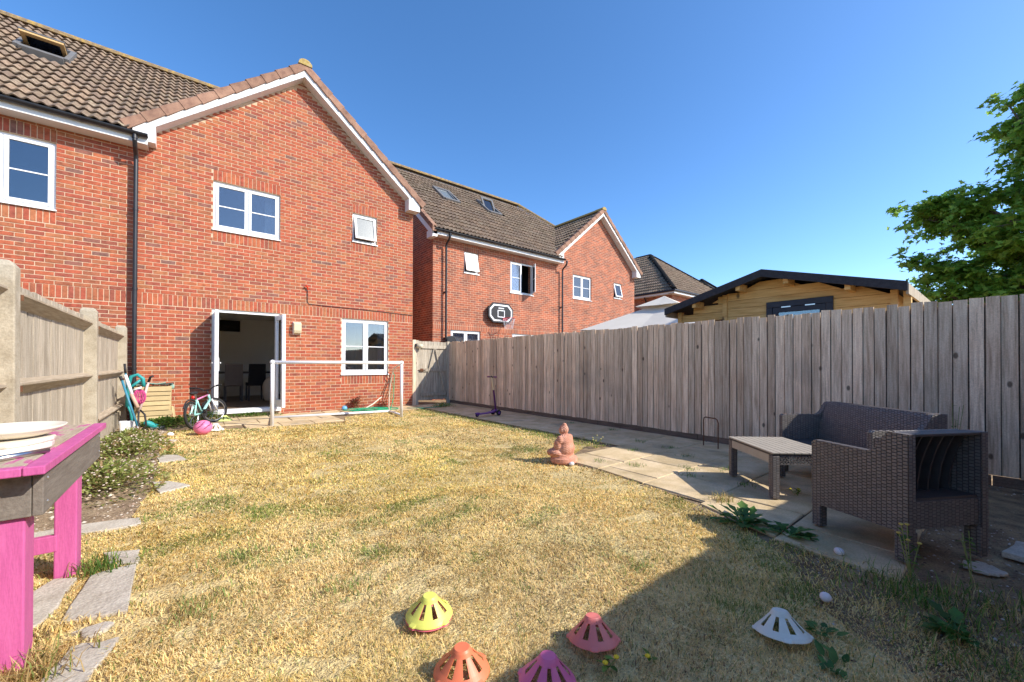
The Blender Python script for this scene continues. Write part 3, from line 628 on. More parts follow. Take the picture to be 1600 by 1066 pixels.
for i in range(17):                                       # left verge of the neighbouring roof
    y = NEY-.02+i*.2655; z = EZ-.02+i*.2655*GS
    nv.v, nv.f, nv.c = [], [], []
    nv.add([(5.82,y-.01,z-.12),(5.95,y-.01,z-.12),(5.95,y-.01,z+.09),(5.82,y-.01,z+.07),(5.83,y+.265,z+.10),(5.95,y+.265,z+.10),(5.95,y+.265,z+.30),(5.83,y+.265,z+.28)], [(3,2,1,0),(4,5,6,7),(0,1,5,4),(1,2,6,5),(2,3,7,6),(3,0,4,7)]); nv.build('verge_tile', MT['verge'], nro)
nb_ = MB(); nb_.prism([(NEY+.05,EZ-.30),(NRY,NRZ-.30),(NRY,NRZ-.10),(NEY+.05,EZ-.10)], lambda p,q,a:(a,p,q), 5.85, 5.875); nb_.build('bargeboard', MT['fascia'], NB)
b = MB(); b.box(5.86, 6.028, YN-.30, YN+.1, EZ-.28, EZ-.06); b.build('box_end', MT['fascia'], NB)
eaves(NB, 5.9, 11.75, YN, EZ); downpipe(NB, 6.45, YN, 0, .0, EZ); downpipe(NB, 11.86, YN, 0, .0, EZ)
gable_roof(NB, 14.35, 8.08, 11.35, 17.30, YN-.27, 14.5, YN, 'ntile')
roof_window(nro, 7.68, 8.34, 13.82, 14.66, EZ, NEY, 3, blind=True); roof_window(nro, 9.82, 10.46, 13.82, 14.66, EZ, NEY, 26)
# basketball backboard and hoop on that wall
HP = thing('basketball_hoop', 'black basketball backboard with white border and net on the neighbouring wall', 'hoop', (8.64, YN, 2.9))
oc = lambda w, h, c: [(-w+c,-h),(w-c,-h),(w,-h+c),(w,h-c),(w-c,h),(-w+c,h),(-w,h-c),(-w,-h+c)]
HC_ = (8.66, 2.985)
b = MB(); b.prism(oc(.56,.36,.2), lambda p,q,a: (HC_[0]+p, a, HC_[1]+q), YN-.17, YN-.12); b.build('backboard', MT['black'], HP, bevel=.01)
b = MB(); o1, o2 = oc(.50,.30,.17), oc(.445,.245,.15); n = 8
b.add([(HC_[0]+p,YN-.174,HC_[1]+q) for p,q in o1]+[(HC_[0]+p,YN-.174,HC_[1]+q) for p,q in o2], [(i,(i+1)%n,n+(i+1)%n,n+i) for i in range(n)])
sq = lambda x0,x1,z0,z1,t: [b.box(*q, YN-.178, YN-.173, *r_2) for q, r_2 in (((x0,x1),(z1-t,z1)),((x0,x1),(z0,z0+t)),((x0,x0+t),(z0+t,z1-t)),((x1-t,x1),(z0+t,z1-t)))]
sq(HC_[0]-.16,HC_[0]+.16,HC_[1]-.16,HC_[1]+.10,.03)
for i in range(6): b.box(HC_[0]-.12+i*.042, HC_[0]-.12+i*.042+.030, YN-.178, YN-.173, HC_[1]+.145, HC_[1]+.19)
b.build('marking', MT['white'], HP)
ry = YN-.17-.26; rz_ = HC_[1]-.20
b = MB(); b.tube([(HC_[0]+.15+.22*math.cos(t), ry+.22*math.sin(t), rz_) for t in np.linspace(0,2*math.pi,25)[:-1]], .010, 8, closed=True); b.box(HC_[0]+.05,HC_[0]+.25,YN-.21,YN-.17,rz_-.06,rz_+.02); b.build('rim', plain('rim_red', (.5,.03,.05)), HP)
b = MB()
for i in range(12):
    for sgn in (1, -1):
        t0 = i*math.pi/6; pts = []
        for k in range(6): 
            t = t0+sgn*k*.12; rr = .22-.085*k/5; pts.append((HC_[0]+.15+rr*math.cos(t), ry+rr*math.sin(t), rz_-.075*k))
        b.tube(pts, .004, 4)
b.build('net', MT['white'], HP)
b = MB(); b.box(HC_[0]-.1,HC_[0]+.1,YN-.12,YN-.004,HC_[1]-.1,HC_[1]+.1); b.build('bracket', MT['black'], HP)
hr = thing('hose_reel', 'black hose reel on the neighbouring wall just above the gate', 'hose reel', (6.62, YN-.02, 1.9))
b = MB(); b.lathe([(.02,-.08),(.17,-.08),(.17,-.06),(.12,-.05),(.12,.05),(.17,.06),(.17,.08),(.02,.08)], n=20); b.v = [(6.62+x, YN-.12+z, 1.9+y) for x,y,z in b.v]; b.build('drum', MT['black'], hr)
b = MB(); b.box(6.6,6.64,YN-.1,YN-.006,1.8,2.0); b.build('bracket', MT['black'], hr)
# far hipped houses
def hip_house(x0, x1, y0, y1, ez, zr, label, back=0):
    H_ = thing('brick_house', label, 'house', ((x0+x1)/2, y0, 0))
    b = MB(); b.box(x0,x1,y0,y1,-.05,ez-.15,skip=('t','b')); b.build('wall', MT['nbrick'], H_)
    a = (zr-ez)/GS; o = .35; ym0, ym1 = y0-o+a, y1+o-a; xm = (x0+x1)/2
    if ym1 < ym0: ym0 = ym1 = (ym0+ym1)/2
    r = MB(); e = [(x0-o,y0-o,ez),(x1+o,y0-o,ez),(x1+o,y1+o,ez),(x0-o,y1+o,ez),(xm,ym0,zr),(xm,ym1,zr)]
    r.add([(p[0],p[1],p[2]-.05) for p in e], [(0,1,4),(1,2,5,4),(2,3,5),(3,0,4,5)]); ro = r.build('roof', MT['felt'], H_)
    W_ = x1-x0+2*o; D_ = y1-y0+2*o; nr = int(a*kk/.345)+1
    tile_plane(ro, (x0-o, y0-o-.02, ez-.03), (1,0,0), (0,1/kk,GS/kk), int(W_/.3)+1, nr, lambda u,v,p: abs(p.x-xm) < (zr-p.z)/GS*(W_/2/a)-.05, parts=False, m='ntile')
    tile_plane(ro, (x0-o-.02, y1+o, ez-.03), (0,-1,0), (1/kk,0,GS/kk), int(D_/.3)+1, nr, lambda u,v,p: y0-o+(p.z-ez)/GS+.05 < p.y < y1+o-(p.z-ez)/GS-.05, parts=False, m='ntile')
    ridge_run(ro, e[0], e[4], m='tile'); ridge_run(ro, e[1], e[4], m='tile'); ridge_run(ro, e[3], e[5], m='tile')
    if ym1-ym0 > .5: ridge_run(ro, e[4], e[5], m='tile')
    b = MB()
    b.box(x0-o,x1+o,y0-o,y0-o+.03,ez-.22,ez-.04); b.box(x0-o,x0-o+.03,y0-o+.03,y1+o,ez-.22,ez-.04); b.box(x0-o,x1+o,y0-o+.03,y0,ez-.22,ez-.2); b.box(x0-o+.03,x0,y0,y1+o,ez-.22,ez-.2); b.build('fascia', MT['fascia'], H_)
    b = MB(); b.tube([(x0-o-.05,y1,ez-.06),(x0-o-.05,y0-o-.05,ez-.06),(x1,y0-o-.05,ez-.06)], .06, 8); b.tube([(x0-.3,y0+1.6,ez-.1),(x0-.05,y0+1.6,ez-.5),(x0-.05,y0+1.6,0)], .04, 8); b.build('gutter', MT['gutter'], H_)
hip_house(21.2, 29.0, 11.9, 20.6, 5.35, 8.80, 'far brick house with brown hipped roof behind the cream parasol')
hip_house(36.0, 43.0, 15.5, 22.5, 6.2, 9.6, 'farthest brown roof, only its top showing above the log cabin eaves')

hip_house(-5.0, 7.0, -27.0, -18.0, 5.3, 9.2, 'unseen brick house added far behind the camera to darken window reflections')  # added out of view so the lower panes reflect something dark

# ================================================================ right-hand fence
XF = 6.05
FEN = thing('board_fence', 'long weathered brown close-board fence behind the rattan furniture', 'fence', (XF, 4.8, 0))
y = -.86
while y < 10.44:
    st = random.uniform(.092,.110); w = st-random.uniform(.007,.011); zt = 1.81+random.uniform(-.020,.014); lean = random.uniform(-.003,.003)
    b = MB(); x0 = XF+random.uniform(-.005,.005); tw = random.uniform(-.006,.006); v = []
    for z, dy in ((.09+random.uniform(-.006,.006), 0), (zt, lean)):
        v += [(x0-.018+tw,y+dy,z),(x0-.018-tw,y+w+dy,z),(x0-.003,y+w+dy,z+(random.uniform(-.004,.004) if z > 1 else 0)),(x0-.003,y+dy,z)]
    b.add(v, [(3,2,1,0),(4,5,6,7),(0,4,7,3),(1,0,4,5)[::-1],(2,1,5,6)[::-1],(3,2,6,7)[::-1]]); b.build('board', MT['fwood'], FEN); y += st
b = MB(); b.box(XF+.010,XF+.016,-.86,10.42,.09,1.76); b.build('gap_shade_sheet', MT['gravelb'], FEN)  # dark sheet added behind the boards so the gaps read as shade
for i in range(12):
    a = -.86+i*.96; b = MB(); b.box(XF-.012,XF+.014,a,a+.952,-.06,.086); b.build('gravel_board', MT['gravelb'], FEN)
for zr_ in (.35,.95,1.55): b = MB(); b.prism([(XF+.018,zr_-.05),(XF+.08,zr_),(XF+.018,zr_+.05)], lambda p,q,a:(p,a,q), -.86, 10.42); b.build('rail', MT['fwood'], FEN)
for yy in (-.8,1.9,3.12,5.6,8.0,10.3): b = MB(); b.box(XF+.02,XF+.12,yy-.05,yy+.05,-.05,1.77); b.build('post', MT['fwood'], FEN)
# rear fence (behind the photographer), which throws the long shadow over the lawn
RF = thing('board_fence', 'close-board fence across the bottom of the garden, out of view behind the camera', 'fence', (2.5, -.88, 0))
x = -1.05
while x < 6.03:
    b = MB(); b.box(x,x+.1004,-.90+.001*(int(x*10)%2),-.884+.001*(int(x*10)%2),.05,1.86+random.uniform(-.008,.008)); b.build('board', MT['fwood'], RF); x += .1
for zr_ in (.4,1.5): b = MB(); b.box(-1.05,6.0,-.883,-.84,zr_-.04,zr_+.04); b.build('rail', MT['fwood'], RF)
# ================================================================ gate
GT = thing('garden_gate', 'weathered grey ledged and braced timber gate beside the house corner', 'gate', (5.4, 10.45, 0))
gy = 10.47; b = MB(); x = 5.02
while x < 5.93:
    w = .098; m_ = MB(); m_.box(x,x+w-.004,gy,gy+.016,.12,1.80+random.uniform(-.008,.008)); m_.build('board', MT['gwood'], GT); x += w
for z in (.28,.98,1.64): b = MB(); b.box(5.10,5.90,gy-.035,gy-.001,z-.045,z+.045); b.build('ledge', MT['gwood'], GT)
b = MB(); b.beam((5.16,gy-.014,.34),(5.50,gy-.014,1.60),.028,.07,up=(0,-1,0)); b.build('brace', MT['gwood'], GT)
b = MB(); b.beam((5.84,gy-.014,.34),(5.54,gy-.014,1.60),.028,.07,up=(0,-1,0)); b.build('brace', MT['gwood'], GT)
b = MB(); b.box(4.83,4.93,gy-.05,gy+.05,-.05,1.83); b.build('post', MT['fwood'], GT)
for xx in (4.935, 5.94):
    b = MB(); b.box(xx,xx+.08,gy-.03,gy+.04,-.05,1.82); b.build('post', MT['gwood'], GT)
b = MB(); b.tube([(5.0,gy-.05,.98),(5.22,gy-.05,.98)], .008, 8); b.box(5.06,5.16,gy-.045,gy-.036,.94,1.02); b.build('bolt', MT['rust'], GT)
lm = thing('gate_lamp', 'small cream security lamp on top of the gate post', 'lamp', (4.98, gy-.06, 1.66))
b = MB(); b.tube([(4.93,gy-.08,1.66),(5.03,gy-.12,1.65),(5.08,gy-.14,1.63)], [.05,.07,.065], 14); b.build('head', plain('lamp_cream', (.62,.55,.38), .4), lm, smooth=True)
b = MB(); b.box(4.90,4.97,gy-.09,gy-.05,1.63,1.72); b.build('bracket', MT['black'], lm)
# ================================================================ left fence with concrete posts
XL = -.97
LF = thing('panel_fence', 'grey weathered fence with concrete posts at left behind the pink bench', 'fence', (XL, 7.2, 0))
PY = [1.25, 4.22, 7.2, 10.17]
for yy in PY:
    b = MB(); w = .058
    b.add([(XL-.10,yy-w,-.05),(XL+.06,yy-w,-.05),(XL+.06,yy+w,-.05),(XL-.10,yy+w,-.05),(XL-.10,yy-w,1.80),(XL+.05,yy-w,1.80),(XL+.05,yy+w,1.80),(XL-.10,yy+w,1.80),(XL-.08,yy-w+.02,1.84),(XL+.02,yy-w+.02,1.84),(XL+.02,yy+w-.02,1.84),(XL-.08,yy+w-.02,1.84)],
          [(0,1,5,4),(1,2,6,5),(2,3,7,6),(3,0,4,7),(4,5,9,8),(5,6,10,9),(6,7,11,10),(7,4,8,11),(8,9,10,11)]); b.build('post', MT['concrete'], LF, bevel=.008)
    for z in (.42,.97,1.60):
        b = MB(); b.box(XL+.02,XL+.064,yy+w-.002,yy+w+.004,z-.02,z+.02); b.build('rail_bracket', MT['rust'], LF)
for a, c in zip(PY, PY[1:]):
    y = a+.06
    while y < c-.06:
        w = min(random.uniform(.10,.118), c-.055-y); b = MB(); t = random.uniform(-.003,.003)
        b.box(XL-.075+t,XL-.06+t,y,y+w-.003,.27,1.74+random.uniform(-.006,.006)); b.build('board', MT['gwood'], LF); y += w*.97
    for z in (.36,.97,1.62):
        b = MB(); b.prism([(XL-.058,z-.062),(XL+.022,z+.018),(XL+.022,z+.034),(XL-.058,z+.062)], lambda p,q,t_:(p,t_,q), a+.05, c-.05); b.build('rail', MT['railwood'], LF)
    b = MB(); b.box(XL-.08,XL-.03,a+.05,c-.05,-.05,.265); b.build('gravel_board', MT['concrete'], LF)
# ================================================================ log cabin beyond the fence
XS, SA, SZ = 7.0, 2.31, 2.576
SH = thing('log_cabin', 'golden log cabin with black felt roof and navy window beyond the fence', 'shed', (8.6, SA, 0))
hw, sl_ = 1.55, .275; D2 = 10.2
zroof = lambda y: SZ-abs(y-SA)*sl_
k = 0; wl0, wl1 = .92, 2.97
winy = (1.52, 2.35)
z = 0
while z < 2.6:
    zt = z+.130
    segs = [(wl0, wl1)]
    if z+.065 < 2.13: segs = [(wl0, winy[0]), (winy[1], wl1)]
    for a, c in segs:
        top = min(zroof(a)-.06, zroof(c)-.06) if z > 2.0 else 9
        # gable planks are cut to the slope
        zz = zt-.006
        ya, yc = a, c
        if zz > zroof(a)-.07: ya = max(a, SA-(SZ-.07-zz)/sl_)
        if zz > zroof(c)-.07: yc = min(c, SA+(SZ-.07-zz)/sl_)
        if yc-ya < .1: continue
        b = MB(); b.add([(XS,a if ya == a else ya-.25,z),(XS,c if yc == c else yc+.25,z),(XS,yc,zz),(XS,ya,zz),(XS+.012,ya,zz+.006),(XS+.012,yc,zz+.006),(XS+.045,a if ya == a else ya-.25,z),(XS+.045,c if yc == c else yc+.25,z)],[(1,0,3,2),(3,4,5,2),(0,1,7,6)]); b.build('log', MT['shedwood'], SH)
    z = zt
zz = 2.05                                             # beam and boards over the porch on the left
for z in (1.92,2.05,2.18):
    a, c = wl1+.02, 3.78; zt = z+.124
    yc = min(c, SA+(SZ-.07-zt)/sl_)
    b = MB(); b.box(XS+.002,XS+.045,a,max(yc,a+.1),z,zt); b.build('log', MT['shedwood'], SH)
for yy, m_ in ((wl1,'shedwood'),(3.76,'shedwood'),(wl0-.02,'shedwood'),(wl0-.14,'shedwood')): b = MB(); b.box(XS-.03,XS+.06,yy-.035,yy+.035,-.05,min(zroof(yy)-.075, 2.6)); b.build('post', MT[m_], SH)
b = MB(); b.add([(XS+.03,wl0,0),(D2,wl0,0),(D2,wl0,zroof(wl0)-.08),(XS+.03,wl0,zroof(wl0)-.08)],[(0,1,2,3)]); b.add([(XS+.03,wl1,0),(D2,wl1,0),(D2,wl1,zroof(wl1)-.08),(XS+.03,wl1,zroof(wl1)-.08)],[(0,1,2,3)]); b.add([(D2,wl0,0),(D2,wl1,0),(D2,wl1,2.3),(D2,wl0,2.3)],[(0,1,2,3)]); b.build('side_wall', MT['shedwood'], SH)
for sg in (-1,1):
    e = SA+sg*hw; r = MB(); r.prism([(SA,SZ),(e,SZ-hw*sl_),(e,SZ-hw*sl_-.045),(SA,SZ-.045)], lambda p,q,a:(a,p,q), XS-.30, D2+.2); r.build('roof_panel', MT['felt'], SH)
    r = MB(); r.prism([(SA,SZ+.012),(e+sg*.02,SZ-hw*sl_+.008),(e+sg*.02,SZ-hw*sl_-.105),(SA,SZ-.10)], lambda p,q,a:(a,p,q), XS-.345+.002*sg, XS-.31+.002*sg); r.build('fascia', MT['felt'], SH)
    r = MB(); r.box(XS-.30,D2+.2,min(e,e+sg*.025),max(e,e+sg*.025),SZ-hw*sl_-.14,SZ-hw*sl_-.012); r.build('eaves_board', MT['gwood'], SH)
for yy in (SA-1.0,SA-.3,SA+.35,SA+1.05): b = MB(); b.box(XS-.30,XS,yy-.03,yy+.03,zroof(yy)-.16,zroof(yy)-.05); b.build('purlin', MT['shedwood'], SH)
b = MB(); b.box(XS-.03,XS+.02,winy[0]-.0,winy[1]+.0,2.03,2.12); b.box(XS-.03,XS+.02,winy[0],winy[0]+.08,1.2,2.03); b.box(XS-.03,XS+.02,winy[1]-.08,winy[1],1.2,2.03); wn = b.build('window', MT['navy'], SH, bevel=.005)
b = MB(); y0_, y1_ = winy[0]+.085, winy[1]-.085
for q in ((y0_,y1_,1.95,2.025),(y0_,y0_+.07,1.2,1.95),(y1_-.07,y1_,1.2,1.95)): b.box(XS-.018,XS+.02,*q)
b.build('sash', MT['navy'], wn)
b = MB(); b.box(XS+.0,XS+.006,y0_+.07,y1_-.07,1.2,1.95); b.build('pane', MT['glass'], wn)
for yy in (y0_+.18,y1_-.18): b = MB(); b.box(XS-.034,XS-.031,yy-.06,yy+.06,2.018,2.034); b.build('hinge', MT['metal'], wn)
b = MB(); b.box(XS+.04,XS+.05,winy[0],winy[1],.9,2.1); b.build('inner_dark_sheet', MT['dark'], SH)  # near-black sheet closing the opening behind the pane
# ================================================================ parasol
PC = Vector((10.55, 6.15, 0)); PS = thing('parasol', 'large cream square parasol with vented top beyond the fence', 'parasol', PC)
def canopy(cx, cy, r, z0, z1, sag, name, m, n=10):
    b = MB(); v = [(cx, cy, z1)]; f = []; seg = 4; rings = 6; ns = 16
    for i in range(1, rings+1):
        t = i/rings
        for k in range(ns):
            a = 2*math.pi*k/ns+.95; c4 = math.cos(((a-.95) % (math.pi/2))-math.pi/4); rr = r*t/ c4*.7071
            edge = 1-abs(((a-.95) % (math.pi/2))-math.pi/4)/(math.pi/4)
            v.append((cx+rr*math.cos(a), cy+rr*math.sin(a), z1-(z1-z0)*t**.93-sag*edge*t*(1-.4*t)))
    for k in range(ns): f.append((0, 1+k, 1+(k+1) % ns))
    for i in range(rings-1):
        for k in range(ns): f.append((1+i*ns+k, 1+(i+1)*ns+k, 1+(i+1)*ns+(k+1) % ns, 1+i*ns+(k+1) % ns))
    b.add(v, f); o = b.build(name, m, PS); md = o.modifiers.new('thick', 'SOLIDIFY'); md.thickness = .006; return o
canopy(PC.x, PC.y, 2.45, 2.12, 2.98, .12, 'canopy', MT['canvas']); canopy(PC.x, PC.y, .85, 2.80, 3.12, .02, 'vent_cap', MT['canvas'])
b = MB(); b.tube([(PC.x,PC.y,0),(PC.x,PC.y,3.0)], .035, 12); b.build('pole', MT['gutter'], PS)
b = MB()
for k in range(4):
    a = .95+k*math.pi/2; b.tube([(PC.x,PC.y,2.9),(PC.x+2.4*math.cos(a),PC.y+2.4*math.sin(a),2.10)], .012, 6)
b.build('rib', MT['gutter'], PS)
b = MB(); b.lathe([(.22,0),(.45,0),(.45,.08),(.1,.12)], (PC.x,PC.y,-.01), 20); b.build('base', MT['concrete'], PS)
# ================================================================ fixtures on the house wall
wlp = thing('wall_light', 'cream boxed wall light beside the patio doors', 'light', (1.92, YF, 1.97))
b = MB(); b.box(1.835,2.005,YF-.035,YF-.003,1.83,2.115); b.build('back_plate', MT['white'], wlp, bevel=.006)
b = MB(); b.prism([(YF-.036,1.835),(YF-.10,1.86),(YF-.125,1.92),(YF-.125,2.06),(YF-.10,2.105),(YF-.036,2.11)], lambda p,q,a:(a,p,q), 1.84, 2.0); b.build('diffuser', plain('aged_diffuser', (.60,.52,.34), .4), wlp, bevel=.012)
cb_ = thing('wall_cable', 'thin black cable with red connector running across the brick wall', 'cable', (2.14, YF, 2.9))
b = MB(); b.tube([(2.14,YF-.02,2.93),(2.14,YF-.012,2.62),(2.17,YF-.012,2.565),(2.6,YF-.012,2.552),(3.3,YF-.012,2.545),(4.0,YF-.012,2.53),(4.80,YF-.012,2.50)], .007, 6); b.build('wire', MT['black'], cb_)
b = MB(); b.tube([(2.14,YF-.02,2.90),(2.13,YF-.05,2.97),(2.10,YF-.06,3.0)], .018, 8); b.tube([(2.07,YF-.05,2.955),(2.18,YF-.05,2.975)], .010, 8); b.build('connector', plain('red_plastic', (.62,.06,.02)), cb_)
# ================================================================ inside the room
def dining(x, y, rz, label, c):
    t = thing('dining_chair', label, 'chair', (x, y, .16), rz); m = plain('chair_fabric', c, .9)
    b = MB(); b.box(-.2,.2,-.2,.22,.40,.48); b.build('seat', m, t, local=True, bevel=.015)
    b = MB(); b.add([(-.2,-.24,.42),(.2,-.24,.42),(.2,-.17,.42),(-.2,-.17,.42),(-.19,-.31,.98),(.19,-.31,.98),(.19,-.25,.98),(-.19,-.25,.98)], [(3,2,1,0),(4,5,6,7),(0,1,5,4),(1,2,6,5),(2,3,7,6),(3,0,4,7)]); b.build('backrest', m, t, local=True, bevel=.012)
    for sx in (-.175,.175):
        for sy in (-.19,.19): b = MB(); b.beam((sx,sy,0),(sx,sy,.41),.038,.038); b.build('leg', MT['plast_dk'], t, local=True)
dining(.87, 12.75, 0, 'taupe high-backed dining chair seen through the open doors', (.17,.14,.12)); dining(1.36, 12.72, .05, 'black high-backed dining chair seen through the open doors', (.018,.017,.018))
dt = thing('dining_table', 'dark dining table in the room behind the two chairs', 'table', (1.1, 13.5, .16))
b = MB(); b.box(.45,1.95,13.05,13.9,.88,.92); b.build('top', MT['plast_dk'], dt)
for x in (.5,1.9):
    for y in (13.1,13.85): b = MB(); b.box(x-.03,x+.03,y-.03,y+.03,.16,.88); b.build('leg', MT['plast_dk'], dt)
tv = thing('television', 'black flat television high on the room wall', 'television', (.93, 14.66, 2.3))
b = MB(); b.box(.66,1.16,14.62,14.66,2.11,2.44); b.build('case', MT['black'], tv, bevel=.006)
b = MB(); b.box(.675,1.145,14.616,14.619,2.13,2.425); b.build('screen', plain('screen_glass', (.006,.006,.008), .12), tv)
sf = thing('covered_seat', 'beige throw draped over a seat just inside the doors', 'seat', (1.75, 12.1, .16))
b = MB()
for i in range(1): b.ell((1.86,12.15,.44),.42,.40,.45,24,14)
b.v = [(x+.02*math.sin(9*z+5*y), y+.02*math.sin(11*x+4*z), max(.162, z)) for x,y,z in b.v]; b.build('throw', plain('beige_throw', (.42,.35,.28), .95), sf, smooth=True)

# ================================================================ football goal
GL = thing('football_goal', 'white tubular football goal frame in front of the house', 'goal', (2.36, 8.6, 0))
a, c = Vector((1.17,8.48,0)), Vector((3.55,8.21,0)); d = (c-a).normalized(); nrm = Vector((-d.y, d.x, 0)); up = Vector((0,0,1)); r0 = .032
for p in (a, c): b = MB(); b.tube([p+up*.0, p+up*1.17], r0, 12); b.build('post', MT['white'], GL, smooth=True)
b = MB(); b.tube([a+up*1.175-d*.03, c+up*1.175+d*.03], r0, 12); b.build('crossbar', MT['white'], GL, smooth=True)
for p in (a, c): b = MB(); b.ell(p+up*1.175, .044,.044,.044); b.build('corner_joint', MT['white'], GL, smooth=True)
a2, c2 = a+nrm*1.10+d*.02, c+nrm*1.0+d*.02
b = MB(); b.tube([a2+up*.03, c2+up*.03], .026, 10); b.build('ground_bar', MT['white'], GL, smooth=True)
for p, q in ((a,a2),(c,c2)):
    b = MB(); b.tube([p+up*.05, q+up*.03], .022, 10); b.build('side_bar', MT['white'], GL, smooth=True)
    b = MB(); pts = [p+up*1.16+nrm*.02]+[p+nrm*(.42+.58*math.sin(t))*1.0+up*(1.08*math.cos(t)*1.0) for t in np.linspace(.25,1.45,8)]+[q+up*.05]
    b.tube(pts, .013, 8); b.build('back_stay', MT['cream'], GL, smooth=True)
# ================================================================ bicycle
BK = thing('bicycle', 'small mint and pink child bicycle with black tyres leaning by the open doors', 'bicycle', (.05, 8.92, 0), math.atan2(.74, .34))
RW = .245; WB = .80; lean = math.radians(-7)
def L_(p): x, y, z = p; return (x, y*math.cos(lean)-z*math.sin(lean), y*math.sin(lean)+z*math.cos(lean))
def loc(b): b.v = [L_(p) for p in b.v]; return b
mint = plain('mint_paint', (.33,.66,.60), .3, coat=.5); bpink = plain('bike_pink', (.72,.22,.42), .3, coat=.5)
def wheel(cx, steer):
    cs, sn = math.cos(steer), math.sin(steer); T = lambda x, y, z: (cx+x*cs-y*sn, x*sn+y*cs, z)
    b = MB(); b.tube([T((RW-.022)*math.cos(t), 0, RW+(RW-.022)*math.sin(t)) for t in np.linspace(0,2*math.pi,37)[:-1]], .022, 10, closed=True); w = loc(b).build('wheel', MT['rubber'], BK, local=True, smooth=True)
    b = MB(); b.tube([T((RW-.048)*math.cos(t), 0, RW+(RW-.048)*math.sin(t)) for t in np.linspace(0,2*math.pi,37)[:-1]], .011, 8, closed=True); loc(b).build('rim', MT['metal'], w, local=True, smooth=True)
    b = MB()
    for k in range(16):
        t = k*math.pi/8; b.tube([T(.02*math.cos(t+.6),(.02 if k % 2 else -.02),RW+.02*math.sin(t+.6)), T((RW-.05)*math.cos(t),0,RW+(RW-.05)*math.sin(t))], .0015, 4)
    b.tube([T(0,-.04,RW),T(0,.04,RW)], .018, 10); loc(b).build('spokes', MT['metal'], w, local=True)
wheel(0, 0); wheel(WB, -.62)
bb = (.34,0,.24); st = (.22,0,.50); hd = (.66,0,.56); hd2 = (.69,0,.46)
for p, q, m_, n_ in ((bb,st,mint,'seat_tube'),(bb,hd2,mint,'down_tube'),(st,hd,bpink,'top_tube'),(hd2,hd,mint,'head_tube'),((0,.04,RW),bb,mint,'chain_stay'),((0,-.04,RW),bb,mint,'chain_stay'),((0,.04,RW),st,mint,'seat_stay'),((0,-.04,RW),st,mint,'seat_stay')):
    b = MB(); b.tube([p, q], .022 if n_ in ('down_tube','head_tube') else .014, 10); loc(b).build(n_, m_, BK, local=True, smooth=True)
for sy in (-.05,.05): b = MB(); b.tube([(.69,sy*.7,.47),(WB,sy,RW)], .013, 8); loc(b).build('fork_leg', MT['white'], BK, local=True, smooth=True)
b = MB(); b.tube([st,(.19,0,.60)], .012, 8); loc(b).build('seat_post', MT['metal'], BK, local=True)
b = MB(); b.ell((.17,0,.625),.13,.055,.03,16,8); b.v = [(x, y*(1 if x < .16 else max(.3, 1-(x-.16)*6)), z) for x,y,z in b.v]; loc(b).build('saddle', MT['black'], BK, local=True, smooth=True)
b = MB(); b.tube([hd,(.64,0,.64)], .014, 8); b.tube([(.60,-.24,.72),(.62,-.12,.70),(.63,-.05,.65),(.63,.05,.65),(.62,.12,.70),(.60,.24,.72)], .011, 8); loc(b).build('handlebar', MT['black'], BK, local=True, smooth=True)
for sy in (-1,1): b = MB(); b.tube([(.605,sy*.17,.712),(.597,sy*.26,.722)], .017, 8); loc(b).build('grip', MT['rubber'], BK, local=True)
b = MB(); b.ell((.10,0,.55),.02,.03,.03,10,6); loc(b).build('rear_reflector', plain('red_reflector', (.6,.02,.02), .2), BK, local=True)
b = MB(); b.lathe([(.02,-.006),(.07,-.006),(.07,.006),(.02,.006)], n=20); b.v = [(.34+x, -.05+z, .24+y) for x,y,z in b.v]; loc(b).build('chainring', MT['black'], BK, local=True)
for sg in (-1,1): b = MB(); b.tube([(.34,sg*.07,.24),(.34+sg*.11,sg*.08,.24-.07*sg)], .009, 6); b.box(.34+sg*.11-.04,.34+sg*.11+.04,min(sg*.08,sg*.15),max(sg*.08,sg*.15),.225-.07*sg,.245-.07*sg); loc(b).build('crank', MT['black'], BK, local=True)
for cx in (0,): b = MB(); b.tube([(RW*1.12*math.cos(t)+cx,0,RW+RW*1.12*math.sin(t)) for t in np.linspace(.6,2.6,12)], .012, 6); loc(b).build('mudguard', MT['black'], BK, local=True)
# ball
bl = thing('football', 'pink football with dark swoosh marks lying beside the bicycle', 'ball', (.16, 8.16, 0))
b = MB(); b.ell((.16,8.16,.115),.125,.12,.115,28,18); b.build('cover', plain('ball_pink', (.78,.20,.38), .45), bl, smooth=True)
b = MB()
for k, (th, ph) in enumerate(((-1.9,.3),(-1.2,.15),(-1.5,.8),(-.6,.5),(-2.4,.7))):
    pts = [(.16+.127*math.cos(ph+.25*math.sin(s*2))*math.cos(th+s*.5), 8.16+.122*math.cos(ph+.25*math.sin(s*2))*math.sin(th+s*.5), .115+.117*math.sin(ph+.25*math.sin(s*2))) for s in np.linspace(-.8,.8,9)]
    b.tube(pts, [.0015,.003,.005,.006,.006,.006,.005,.003,.0015], 6)
b.build('mark', plain('ball_mark', (.06,.03,.08), .5), bl)
